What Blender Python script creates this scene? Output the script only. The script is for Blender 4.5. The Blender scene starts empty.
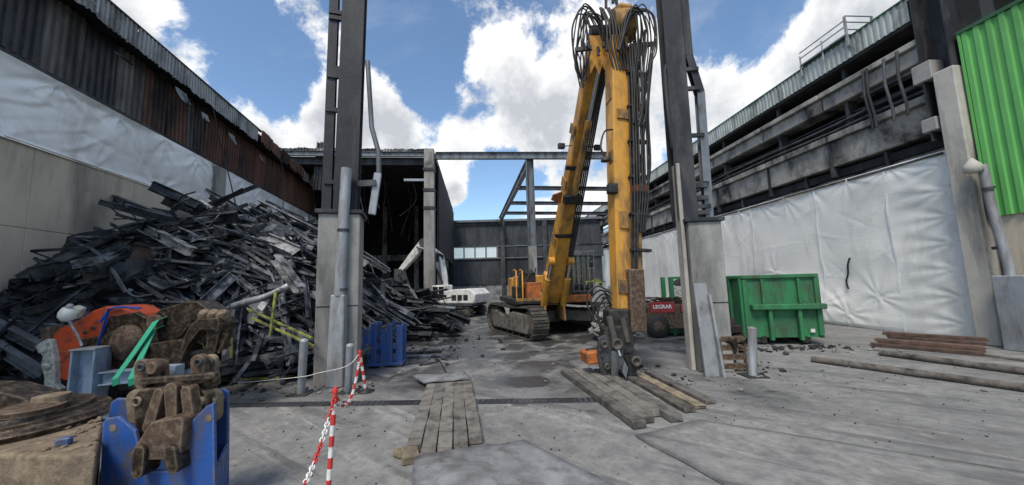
import bpy, bmesh, math, random
import numpy as np
from mathutils import Vector, Matrix, noise
random.seed(7); np.random.seed(7)
R_ = math.radians
scn = bpy.context.scene
col = scn.collection

# ------------------------------------------------------------------ camera
CAM_H = 2.1; FPX = 355.0; PITCH = math.atan(39/FPX); ROLL = R_(-1.6)
cam_d = bpy.data.cameras.new('camera'); cam = bpy.data.objects.new('camera', cam_d); col.objects.link(cam)
cam_d.sensor_width = 36.0; cam_d.lens = FPX/1024*36.0; cam_d.clip_end = 3000; cam_d.clip_start = .05
CR = Matrix.Rotation(math.pi/2+PITCH, 3, 'X') @ Matrix.Rotation(ROLL, 3, 'Z')
CO = Vector((0, 0, CAM_H))
cam.matrix_world = Matrix.Translation(CO) @ CR.to_4x4()
scn.camera = cam
def ray(px, py): return CR @ Vector(((px-512)/FPX, (242.5-py)/FPX, -1.0))
def G(px, py, z=0.0):                       # survey: point of the ground (or of height z)
    d = ray(px, py); return CO + d*((z-CAM_H)/d.z)
def W(px, py, Y):                           # survey: point at distance Y
    d = ray(px, py); return CO + d*(Y/d.y)

# ------------------------------------------------------------------ sky, sun, exposure
SUN_EL, SUN_AZ = 56, -158                   # degrees; azimuth from +Y, negative = left
sd = Vector((math.sin(R_(SUN_AZ))*math.cos(R_(SUN_EL)), math.cos(R_(SUN_AZ))*math.cos(R_(SUN_EL)), math.sin(R_(SUN_EL))))
wd = bpy.data.worlds.new('World'); scn.world = wd; wd.use_nodes = True
nt = wd.node_tree; N = nt.nodes; LK = nt.links
for n in list(N): N.remove(n)
def wn(t, **k):
    n = N.new(t)
    for a, v in k.items(): setattr(n, a, v)
    return n
def wmath(op, a, b=None, clamp=False):
    n = wn('ShaderNodeMath', operation=op, use_clamp=clamp)
    for i, v in enumerate((a, b)):
        if v is None: continue
        if hasattr(v, 'links'): LK.new(v, n.inputs[i])
        else: n.inputs[i].default_value = v
    return n.outputs[0]
sky = wn('ShaderNodeTexSky'); sky.sky_type = 'NISHITA'; sky.sun_disc = False
sky.sun_elevation = R_(SUN_EL); sky.sun_rotation = R_(SUN_AZ); sky.air_density = 1.0; sky.dust_density = .25; sky.ozone_density = 4.0
tc = wn('ShaderNodeTexCoord')
def wnoise(vec, scale, detail, rough, dist=0.0):
    n = wn('ShaderNodeTexNoise'); n.inputs['Scale'].default_value = scale; n.inputs['Detail'].default_value = detail
    n.inputs['Roughness'].default_value = rough; n.inputs['Distortion'].default_value = dist
    LK.new(vec, n.inputs['Vector']); return n.outputs['Fac']
def wadd(vec, off):
    n = wn('ShaderNodeVectorMath', operation='ADD'); LK.new(vec, n.inputs[0]); n.inputs[1].default_value = off; return n.outputs[0]
gen = tc.outputs['Generated']
big = wnoise(gen, 5.2, 13, .64, .12)
offs = wadd(gen, tuple(sd*0.07))
big2 = wnoise(offs, 5.2, 8, .62, .12)
# standing cumulus banks: direction, half width in degrees, weight
banks = [(560, 20, 17, .16), (650, 60, 12, .12), (610, 150, 14, .12), (690, 130, 13, .12), (430, 165, 10, .24), (375, 115, 9, .24), (300, 140, 10, .26),
         (350, 190, 9, .12), (480, 125, 7, .18), (540, 120, 8, .16), (150, 30, 8, .18), (90, 5, 12, .16), (840, 15, 15, .16), (750, 90, 9, .14), (960, 20, 15, .14), (590, 205, 10, .16),
         (295, 12, 4, .12), (455, 195, 2.6, .2),
         (235, 60, 10, -.3), (285, 70, 7, -.2), (415, 50, 9, -.34), (395, 10, 8, -.3), (497, 185, 7, -.3), (725, 15, 9, -.3), (450, 225, 5, -.3), (200, 20, 6, -.15), (770, 120, 5, -.14)]
acc = None
for (px, py, r, w) in banks:
    d = ray(px, py).normalized()
    dp = wn('ShaderNodeVectorMath', operation='DOT_PRODUCT'); LK.new(gen, dp.inputs[0]); dp.inputs[1].default_value = d
    mr = wn('ShaderNodeMapRange', interpolation_type='SMOOTHSTEP'); LK.new(dp.outputs['Value'], mr.inputs['Value'])
    mr.inputs['From Min'].default_value = math.cos(R_(r)); mr.inputs['From Max'].default_value = math.cos(R_(r*.25))
    mr.inputs['To Min'].default_value = 0; mr.inputs['To Max'].default_value = w
    acc = mr.outputs[0] if acc is None else wmath('ADD', acc, mr.outputs[0])
big = wmath('MULTIPLY_ADD', big, 1.75); big.node.inputs[2].default_value = -.375
big2 = wmath('MULTIPLY_ADD', big2, 1.75); big2.node.inputs[2].default_value = -.375
dens = wmath('ADD', big, acc)
dens2 = wmath('ADD', big2, acc)
mask = wn('ShaderNodeMapRange', interpolation_type='SMOOTHSTEP'); LK.new(dens, mask.inputs['Value'])
mask.inputs['From Min'].default_value = .48; mask.inputs['From Max'].default_value = .70
# thin veil of high cloud
veil = wnoise(wadd(gen, (3.1, 1.7, 0.4)), 2.0, 6, .65, 1.2)
vm = wn('ShaderNodeMapRange', interpolation_type='SMOOTHSTEP'); LK.new(veil, vm.inputs['Value'])
vm.inputs['From Min'].default_value = .45; vm.inputs['From Max'].default_value = .8; vm.inputs['To Max'].default_value = .22
mm = wmath('MAXIMUM', mask.outputs[0], vm.outputs[0])
# cloud shade: thick away-from-sun parts are grey
sh = wmath('SUBTRACT', dens2, .6)
shr = wn('ShaderNodeMapRange'); LK.new(dens2, shr.inputs['Value']); shr.inputs['From Min'].default_value = .56; shr.inputs['From Max'].default_value = .98
cr = wn('ShaderNodeMix', data_type='RGBA'); LK.new(shr.outputs[0], cr.inputs['Factor'])
cr.inputs['A'].default_value = (7.6, 7.6, 7.6, 1); cr.inputs['B'].default_value = (3.9, 4.1, 4.45, 1)
skm = wn('ShaderNodeMix', data_type='RGBA'); skm.blend_type = 'MULTIPLY'; skm.inputs['Factor'].default_value = 1
LK.new(sky.outputs[0], skm.inputs['A']); skm.inputs['B'].default_value = (1.28, 1.3, 1.24, 1)
mx = wn('ShaderNodeMix', data_type='RGBA'); LK.new(mm, mx.inputs['Factor']); LK.new(skm.outputs['Result'], mx.inputs['A']); LK.new(cr.outputs['Result'], mx.inputs['B'])
bg = wn('ShaderNodeBackground'); bg.inputs['Strength'].default_value = .1; LK.new(mx.outputs['Result'], bg.inputs['Color'])
wo = wn('ShaderNodeOutputWorld'); LK.new(bg.outputs[0], wo.inputs['Surface'])
sun_d = bpy.data.lights.new('sun', 'SUN'); sun_d.energy = 2.3; sun_d.angle = R_(18); sun_d.color = (1, .92, .80)
sun = bpy.data.objects.new('sun', sun_d); col.objects.link(sun); sun.rotation_euler = sd.to_track_quat('Z', 'Y').to_euler()
sun.location = sd*60
vs = scn.view_settings; vs.view_transform = 'Standard'; vs.look = 'None'; vs.exposure = 0.6; vs.gamma = 1.0; vs.use_curve_mapping = False

# ------------------------------------------------------------------ materials
MATS = {}
def mat(name, c1, c2=None, scale=2.0, rough=.75, metal=0.0, bump=.15, bscale=25.0, dirt=None, damt=.5, dscale=1.2, streak=1.0, rand=0.0, contrast=.25, detail=6, spec=.4, soft=.11, edge=None):
    """procedural paint/metal/concrete: two-tone mottling + a second layer of dirt/rust + fine bump; streak > 1 stretches the dirt vertically"""
    m = bpy.data.materials.new(name); m.use_nodes = True; t = m.node_tree; n = t.nodes; l = t.links
    b = n['Principled BSDF']; b.inputs['Roughness'].default_value = rough; b.inputs['Metallic'].default_value = metal
    b.inputs['Specular IOR Level'].default_value = spec
    geo = n.new('ShaderNodeNewGeometry'); pos = geo.outputs['Position']
    def nz(vec, s, det=detail, ro=.6, dist=0.0):
        q = n.new('ShaderNodeTexNoise'); q.inputs['Scale'].default_value = s; q.inputs['Detail'].default_value = det
        q.inputs['Roughness'].default_value = ro; q.inputs['Distortion'].default_value = dist; l.new(vec, q.inputs['Vector']); return q.outputs['Fac']
    def rng(v, a, bb, lo=0.0, hi=1.0):
        q = n.new('ShaderNodeMapRange'); q.inputs['From Min'].default_value = a; q.inputs['From Max'].default_value = bb
        q.inputs['To Min'].default_value = lo; q.inputs['To Max'].default_value = hi; l.new(v, q.inputs['Value']); return q.outputs[0]
    def mix(f, A, B, mode='MIX'):
        q = n.new('ShaderNodeMix'); q.data_type = 'RGBA'; q.blend_type = mode
        if hasattr(f, 'links'): l.new(f, q.inputs['Factor'])
        else: q.inputs['Factor'].default_value = f
        for k, v in (('A', A), ('B', B)):
            if hasattr(v, 'links'): l.new(v, q.inputs[k])
            else: q.inputs[k].default_value = (*v, 1)
        return q.outputs['Result']
    c2 = c2 or tuple(x*.7 for x in c1)
    f = rng(nz(pos, scale), .5-contrast, .5+contrast)
    c = mix(f, c1, c2)
    rsock = None
    if dirt:
        mp = n.new('ShaderNodeMapping'); l.new(pos, mp.inputs['Vector']); mp.inputs['Scale'].default_value = (1, 1, 1/streak)
        mp.inputs['Location'].default_value = (3.7, 1.3, 8.1)
        d = nz(mp.outputs[0], dscale, 8, .68, .3)
        th = .72-.44*damt
        df = rng(d, th-soft, th+soft)
        c = mix(df, c, dirt); rsock = rng(df, 0, 1, rough, min(1, rough+.25))
    if edge:                                   # rubbed, dusty edges; on the brown steels also painted highlights
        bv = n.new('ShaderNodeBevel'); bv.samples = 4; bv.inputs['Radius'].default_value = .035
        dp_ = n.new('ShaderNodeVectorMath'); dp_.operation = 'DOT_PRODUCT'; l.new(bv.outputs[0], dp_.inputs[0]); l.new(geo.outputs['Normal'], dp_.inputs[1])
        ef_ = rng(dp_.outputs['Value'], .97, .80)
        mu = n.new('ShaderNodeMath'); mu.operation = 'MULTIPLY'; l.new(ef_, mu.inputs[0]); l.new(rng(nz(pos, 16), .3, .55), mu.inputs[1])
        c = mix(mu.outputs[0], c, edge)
    if rand:
        oi = n.new('ShaderNodeObjectInfo')
        v = rng(oi.outputs['Random'], 0, 1, 1-rand, 1+rand)
        hs = n.new('ShaderNodeHueSaturation'); l.new(v, hs.inputs['Value']); l.new(c, hs.inputs['Color']); c = hs.outputs['Color']
    l.new(c, b.inputs['Base Color'])
    if rsock: l.new(rsock, b.inputs['Roughness'])
    if bump:
        bn = n.new('ShaderNodeBump'); bn.inputs['Strength'].default_value = bump; bn.inputs['Distance'].default_value = .03
        l.new(nz(pos, bscale, 4, .6), bn.inputs['Height']); l.new(bn.outputs[0], b.inputs['Normal'])
    MATS[name] = m; return m
M = MATS
mat('concrete', (.56, .49, .39), (.47, .415, .335), 1.3, .9, bump=.25, dirt=(.20, .185, .16), damt=.3, dscale=.7, streak=5)
mat('grey_concrete', (.33, .325, .31), (.23, .225, .215), 2.2, .88, bump=.3, dirt=(.09, .088, .085), damt=.36, dscale=.9, streak=4)
mat('sooty_concrete', (.43, .41, .37), (.25, .24, .225), .9, .9, bump=.4, dirt=(.032, .031, .031), damt=.46, dscale=.75, streak=1.6)
mat('pale_concrete', (.50, .475, .42), (.39, .37, .335), 3.0, .88, bump=.25, dirt=(.16, .15, .14), damt=.3, dscale=1.5, streak=5)
mat('soot', (.024, .025, .028), (.014, .014, .016), 1.5, .9, bump=.3, dirt=(.06, .058, .057), damt=.28, dscale=1.2, streak=3)
mat('soot_steel', (.035, .038, .045), (.018, .019, .023), 2.5, .62, .3, bump=.2, dirt=(.10, .098, .10), damt=.3, dscale=2.0, streak=4)
mat('worn_steel', (.115, .12, .13), (.06, .063, .07), 2.5, .55, .4, bump=.2, dirt=(.03, .028, .027), damt=.45, dscale=1.6, streak=3)
mat('grey_steel', (.20, .215, .235), (.13, .14, .155), 3, .5, .35, bump=.12, dirt=(.06, .055, .05), damt=.35, dscale=2.2, streak=3)
mat('pale_steel', (.36, .38, .41), (.27, .285, .31), 2.5, .5, .2, bump=.1, dirt=(.13, .12, .11), damt=.34, dscale=2.5, streak=4)
mat('blue_grey_paint', (.27, .345, .45), (.21, .27, .36), 4, .5, .1, bump=.1, dirt=(.10, .095, .09), damt=.3, dscale=4, streak=2)
mat('charred', (.028, .034, .046), (.011, .013, .018), 4, .55, .35, bump=.25, dirt=(.15, .155, .17), damt=.36, dscale=2.6, rand=.6)
mat('charred_pale', (.36, .37, .385), (.17, .178, .19), 4, .5, .4, bump=.2, dirt=(.035, .033, .033), damt=.45, dscale=3, rand=.4)
mat('rusty_scrap', (.10, .062, .042), (.04, .03, .026), 5, .8, .2, bump=.3, dirt=(.025, .024, .025), damt=.45, dscale=4, rand=.4)
mat('heap_dark', (.03, .031, .034), (.012, .012, .014), 3, .9, bump=.8, bscale=9, dirt=(.07, .07, .07), damt=.3, dscale=3)
mat('rubble', (.24, .235, .225), (.12, .118, .112), 6, .95, bump=.6, dirt=(.07, .068, .065), damt=.4, dscale=4, rand=.3)
mat('yellow', (.62, .315, .05), (.52, .245, .038), 2.5, .42, .05, bump=.06, dirt=(.16, .095, .045), damt=.36, dscale=2.3, streak=2.5)
mat('yellow_dirty', (.48, .25, .055), (.30, .16, .05), 4, .6, .05, bump=.2, dirt=(.085, .06, .042), damt=.5, dscale=4, streak=2)
mat('orange', (.50, .15, .03), (.36, .10, .025), 4, .55, bump=.1, dirt=(.10, .06, .04), damt=.4, dscale=4)
mat('red_orange', (.58, .085, .022), (.42, .055, .018), 4, .5, bump=.08, dirt=(.08, .04, .03), damt=.32, dscale=5)
mat('red', (.40, .025, .03), (.28, .018, .02), 4, .5, bump=.05, dirt=(.12, .06, .05), damt=.3, dscale=4)
mat('warning_red', (.62, .04, .035), (.5, .03, .03), 6, .45, bump=.03, dirt=(.25, .1, .09), damt=.22, dscale=14)
mat('warning_white', (.78, .77, .74), (.68, .67, .65), 6, .5, bump=.03, dirt=(.3, .28, .26), damt=.25, dscale=14)
mat('white_paint', (.70, .70, .68), (.58, .58, .56), 4, .45, bump=.05, dirt=(.22, .2, .18), damt=.3, dscale=3, streak=2)
mat('off_white_paint', (.55, .56, .50), (.42, .43, .38), 8, .6, bump=.04, dirt=(.16, .14, .11), damt=.33, dscale=16)
mat('green', (.032, .225, .085), (.022, .155, .062), 2.5, .55, bump=.12, dirt=(.045, .07, .045), damt=.42, dscale=2.2, streak=3)
mat('dull_green', (.05, .17, .09), (.04, .11, .07), 3, .7, bump=.1, dirt=(.06, .055, .05), damt=.4, dscale=3)
mat('bright_green', (.14, .44, .12), (.115, .38, .10), 1.2, .5, bump=.03, dirt=(.09, .25, .08), damt=.3, dscale=1.0, streak=6)
mat('dark_green', (.03, .10, .04), (.025, .08, .035), 3, .5, bump=.03)
mat('sling_green', (.05, .42, .25), (.04, .33, .2), 20, .8, bump=.2, bscale=120)
mat('royal_blue', (.018, .085, .32), (.014, .06, .23), 4, .5, bump=.12, dirt=(.07, .065, .07), damt=.34, dscale=7, streak=2, edge=(.20, .21, .24))
mat('blue_strap', (.02, .07, .35), (.018, .06, .3), 20, .8, bump=.2, bscale=100)
mat('lime', (.34, .36, .06), (.22, .24, .05), 8, .7, bump=.1, dirt=(.06, .06, .04), damt=.48, dscale=6)
mat('rubber', (.016, .016, .017), (.024, .023, .022), 9, .6, bump=.1, dirt=(.07, .063, .055), damt=.25, dscale=6)
mat('track_steel', (.085, .08, .072), (.05, .047, .044), 6, .6, .4, bump=.3, dirt=(.14, .125, .105), damt=.42, dscale=5)
mat('muddy_steel', (.20, .185, .16), (.12, .11, .1), 5, .85, .05, bump=.3, dirt=(.05, .045, .04), damt=.38, dscale=4)
mat('black_steel', (.02, .021, .023), (.035, .034, .034), 6, .5, .4, bump=.15, dirt=(.08, .07, .06), damt=.3, dscale=6)
mat('chrome', (.55, .55, .56), (.45, .45, .46), 6, .2, .95, bump=0)
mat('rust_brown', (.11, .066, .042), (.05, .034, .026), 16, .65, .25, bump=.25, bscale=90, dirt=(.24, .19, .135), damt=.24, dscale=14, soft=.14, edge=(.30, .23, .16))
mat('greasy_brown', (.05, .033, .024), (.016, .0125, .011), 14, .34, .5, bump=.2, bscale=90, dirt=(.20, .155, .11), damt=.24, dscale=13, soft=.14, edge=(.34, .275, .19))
mat('tan_dust', (.30, .235, .155), (.15, .115, .082), 9, .85, 0, bump=.35, bscale=60, dirt=(.085, .06, .045), damt=.42, dscale=11, soft=.16)
mat('rust_cladding', (.19, .088, .058), (.105, .056, .042), 1.6, .8, .1, bump=.1, dirt=(.028, .026, .027), damt=.42, dscale=.9, streak=3)
mat('glass_dark', (.012, .014, .016), (.012, .014, .016), 1, .06, 0, bump=0, spec=.6)
mat('timber', (.20, .185, .165), (.13, .12, .108), 5, .88, bump=.35, dirt=(.05, .045, .04), damt=.36, dscale=4, rand=.25)
mat('dark_timber', (.14, .125, .108), (.085, .076, .068), 6, .9, bump=.4, dirt=(.03, .027, .025), damt=.4, dscale=4, rand=.25)
mat('new_timber', (.30, .245, .165), (.22, .18, .125), 6, .85, bump=.35, dirt=(.10, .08, .06), damt=.4, dscale=5, rand=.2)
mat('red_timber', (.145, .085, .062), (.09, .058, .045), 6, .9, bump=.4, dirt=(.05, .04, .035), damt=.4, dscale=4, rand=.3)
mat('fascia', (.40, .43, .41), (.31, .335, .32), 1.2, .55, .15, bump=.04, dirt=(.09, .10, .09), damt=.3, dscale=1.2, streak=3, rand=.08)
mat('dark_panel', (.075, .085, .10), (.05, .056, .066), 1.5, .7, .1, bump=.06, dirt=(.025, .026, .03), damt=.35, dscale=.8, streak=4, rand=.1)
mat('pale_panel', (.30, .31, .32), (.24, .25, .26), 2, .7, .05, bump=.05, dirt=(.1, .1, .1), damt=.35, dscale=1.5, rand=.06)
mat('plate_steel', (.29, .295, .30), (.16, .163, .17), 2.4, .7, .1, bump=.3, bscale=40, dirt=(.10, .095, .09), damt=.38, dscale=2.6, soft=.1, contrast=.16, detail=10)
mat('lettering', (.80, .78, .76), (.75, .74, .72), 5, .5, bump=0)

# ------------------------------------------------------------------ mesh tools
class MB:
    """collects shapes; build() links them as ONE mesh object"""
    def __init__(s): s.v = []; s.f = []; s.sm = []; s.mi = []; s.cur = 0
    def add(s, vs, fs, smooth=False):
        o = len(s.v); s.v += [tuple(v) for v in vs]; s.f += [tuple(i+o for i in f) for f in fs]
        s.sm += [smooth]*len(fs); s.mi += [s.cur]*len(fs); return s
    def box(s, c, d, rot=None):
        c = Vector(c); h = [x/2 for x in d]
        vs = [Vector((x*h[0], y*h[1], z*h[2])) for x in (-1, 1) for y in (-1, 1) for z in (-1, 1)]
        if rot is not None: vs = [rot @ v for v in vs]
        return s.add([v+c for v in vs], [(0, 1, 3, 2), (4, 6, 7, 5), (0, 4, 5, 1), (2, 3, 7, 6), (0, 2, 6, 4), (1, 5, 7, 3)])
    def bar(s, a, b, w, h, up=(0, 0, 1), taper=1.0, w2=None, h2=None):
        a = Vector(a); b = Vector(b); X, Y, Z = frame(a, b, up)
        w2 = w*taper if w2 is None else w2; h2 = h*taper if h2 is None else h2
        vs = []
        for p, ww, hh in ((a, w, h), (b, w2, h2)):
            vs += [p+X*(sx*ww/2)+Z*(sz*hh/2) for sx, sz in ((-1, -1), (1, -1), (1, 1), (-1, 1))]
        return s.add(vs, [(3, 2, 1, 0), (4, 5, 6, 7), (0, 1, 5, 4), (1, 2, 6, 5), (2, 3, 7, 6), (3, 0, 4, 7)])
    def profile(s, pts2, a, b, up=(0, 0, 1), smooth=False, cap=True):
        """extrude a 2-D outline (x across, z up) from a to b"""
        a = Vector(a); b = Vector(b); X, Y, Z = frame(a, b, up); n = len(pts2)
        vs = [p+X*x+Z*z for p in (a, b) for x, z in pts2]
        fs = [(i, (i+1) % n, n+(i+1) % n, n+i) for i in range(n)]
        s.add(vs, fs, smooth)
        if cap: s.add(vs, [tuple(range(n-1, -1, -1)), tuple(range(n, 2*n))])
        return s
    def ibeam(s, a, b, h, w, tf, tw, up=(0, 0, 1)):
        H, Wd, t = h/2, w/2, tw/2
        o = [(-Wd, -H), (Wd, -H), (Wd, -H+tf), (t, -H+tf), (t, H-tf), (Wd, H-tf), (Wd, H), (-Wd, H), (-Wd, H-tf), (-t, H-tf), (-t, -H+tf), (-Wd, -H+tf)]
        a = Vector(a); b = Vector(b); X, Y, Z = frame(a, b, up)
        vs = [p+X*x+Z*z for p in (a, b) for x, z in o]; n = 12
        s.add(vs, [(i, (i+1) % n, n+(i+1) % n, n+i) for i in range(n)])
        for k in (0, n):
            q = [(0, 1, 2, 11), (10, 3, 4, 9), (8, 5, 6, 7)]
            q = [(0, 1, 2, 3, 10, 11), (3, 4, 9, 10), (4, 5, 6, 7, 8, 9)]
            s.add([vs[k+i] for i in range(n)], [f if k else f[::-1] for f in q])
        return s
    def cyl(s, a, b, r, n=12, r2=None, cap=True, smooth=True):
        a = Vector(a); b = Vector(b); r2 = r if r2 is None else r2; X, Y, Z = frame(a, b, (0, 0, 1))
        vs = [p+X*(q*math.cos(2*math.pi*i/n))+Z*(q*math.sin(2*math.pi*i/n)) for p, q in ((a, r), (b, r2)) for i in range(n)]
        s.add(vs, [(i, (i+1) % n, n+(i+1) % n, n+i) for i in range(n)], smooth)
        if cap: s.add(vs, [tuple(range(n-1, -1, -1)), tuple(range(n, 2*n))])
        return s
    def tube(s, pts, r, n=6, cap=True):
        pts = [Vector(p) for p in pts]; rs = r if isinstance(r, (list, tuple)) else [r]*len(pts)
        vs = []; pv = None
        for i, p in enumerate(pts):
            t = (pts[min(i+1, len(pts)-1)]-pts[max(i-1, 0)]).normalized()
            if pv is None: pv = t.orthogonal().normalized()
            else:
                pv = pv-t*pv.dot(t); pv = pv.normalized() if pv.length > 1e-6 else t.orthogonal().normalized()
            q = t.cross(pv)
            vs += [p+(pv*math.cos(2*math.pi*k/n)+q*math.sin(2*math.pi*k/n))*rs[i] for k in range(n)]
        m = len(pts)
        s.add(vs, [(i*n+k, i*n+(k+1) % n, (i+1)*n+(k+1) % n, (i+1)*n+k) for i in range(m-1) for k in range(n)], True)
        if cap: s.add(vs, [tuple(range(n-1, -1, -1)), tuple(range((m-1)*n, m*n))])
        return s
    def ribbon(s, pts, w, t, side=(1, 0, 0)):
        """flat strap following points"""
        pts = [Vector(p) for p in pts]; side = Vector(side).normalized(); vs = []
        for i, p in enumerate(pts):
            tg = (pts[min(i+1, len(pts)-1)]-pts[max(i-1, 0)]).normalized(); nn = tg.cross(side).normalized()
            vs += [p-side*w/2-nn*t/2, p+side*w/2-nn*t/2, p+side*w/2+nn*t/2, p-side*w/2+nn*t/2]
        fs = [(i*4+k, i*4+(k+1) % 4, i*4+4+(k+1) % 4, i*4+4+k) for i in range(len(pts)-1) for k in range(4)]
        return s.add(vs, fs+[(3, 2, 1, 0), tuple(range(4*len(pts)-4, 4*len(pts)))])
    def plate(s, poly, org, ux, uy, t):
        """polygon in the plane (ux,uy) at org, thickness t both ways"""
        ux = Vector(ux); uy = Vector(uy); nn = ux.cross(uy).normalized(); org = Vector(org); n = len(poly)
        vs = [org+ux*x+uy*y+nn*k for k in (-t/2, t/2) for x, y in poly]
        s.add(vs, [tuple(range(n-1, -1, -1)), tuple(range(n, 2*n))]+[(i, (i+1) % n, n+(i+1) % n, n+i) for i in range(n)]); return s
    def lathe(s, prof, c, axis=(0, 0, 1), n=20, smooth=True):
        c = Vector(c); A = Vector(axis).normalized(); U = A.orthogonal().normalized(); V = A.cross(U); m = len(prof)
        vs = [c+A*z+(U*math.cos(2*math.pi*k/n)+V*math.sin(2*math.pi*k/n))*r for r, z in prof for k in range(n)]
        s.add(vs, [(i*n+k, i*n+(k+1) % n, (i+1)*n+(k+1) % n, (i+1)*n+k) for i in range(m-1) for k in range(n)], smooth)
        s.add(vs, [tuple(range(n-1, -1, -1)), tuple(range((m-1)*n, m*n))]); return s
    def mesh(s, name, mats):
        me = bpy.data.meshes.new(name); me.from_pydata(s.v, [], s.f)
        for m in (mats if isinstance(mats, (list, tuple)) else [mats]): me.materials.append(M[m] if isinstance(m, str) else m)
        me.polygons.foreach_set('use_smooth', s.sm); me.polygons.foreach_set('material_index', s.mi); me.update(); return me
    def build(s, name, mats, parent=None, bevel=0.0, seg=1):
        o = link(name, s.mesh(name, mats), parent)
        if bevel:
            b = o.modifiers.new('bevel', 'BEVEL'); b.width = bevel; b.segments = seg; b.limit_method = 'ANGLE'; b.angle_limit = R_(40)
        return o
def frame(a, b, up):
    Y = (b-a).normalized(); up = Vector(up)
    if abs(Y.dot(up.normalized())) > .995: up = Vector((0, 1, 0)) if abs(Y.y) < .9 else Vector((1, 0, 0))
    X = Y.cross(up).normalized(); return X, Y, X.cross(Y).normalized()
def link(name, data, parent=None):
    o = bpy.data.objects.new(name, data); col.objects.link(o)
    if parent is not None: o.parent = parent; o.matrix_parent_inverse = parent_inv(parent)
    return o
def parent_inv(p):
    m = Matrix.Identity(4); q = p
    chain = []
    while q is not None: chain.append(q); q = q.parent
    for q in reversed(chain): m = m @ q.matrix_parent_inverse @ q.matrix_basis
    return m.inverted()
def tag(o, label=None, cat=None, group=None, kind=None):
    if label: o['label'] = label
    if cat: o['category'] = cat
    if group: o['group'] = group
    if kind: o['kind'] = kind
    return o
def thing(name, label, cat, loc=(0, 0, 0), rz=0.0, group=None):
    """an Empty at the thing's base; parts added afterwards are given in WORLD coordinates unless made with local()"""
    o = bpy.data.objects.new(name, None); col.objects.link(o); o.empty_display_size = .2
    o.location = loc; o.rotation_euler = (0, 0, rz); return tag(o, label, cat, group)
def lpart(mb, name, mats, parent, bevel=0.0, seg=1):
    """a part whose shape is given in its thing's own coordinates"""
    o = mb.build(name, mats, None, bevel, seg); o.parent = parent; return o
def copy_tree(o, parent=None):
    c = o.copy(); col.objects.link(c)
    if parent is not None: c.parent = parent
    for ch in list(o.children): copy_tree(ch, c)
    return c
def piece(mesh, name, parent, loc=(0, 0, 0), rot=(0, 0, 0)):
    o = bpy.data.objects.new(name, mesh); col.objects.link(o); o.parent = parent; o.location = loc; o.rotation_euler = rot; return o
def rotm(x=0, y=0, z=0): return (Matrix.Rotation(z, 3, 'Z') @ Matrix.Rotation(y, 3, 'Y') @ Matrix.Rotation(x, 3, 'X'))
def nz3(x, y, z, s=1.0): return noise.noise(Vector((x*s, y*s, z*s)))
def spline(pts, n=6):
    """Catmull-Rom through points"""
    P = [Vector(p) for p in pts]; P = [P[0]*2-P[1]]+P+[P[-1]*2-P[-2]]; out = []
    for i in range(1, len(P)-2):
        for k in range(n):
            t = k/n; a, b, c, d = P[i-1:i+3]
            out.append(.5*((2*b)+(c-a)*t+(2*a-5*b+4*c-d)*t*t+(3*b-a-3*c+d)*t*t*t))
    out.append(P[-2]); return out
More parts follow.
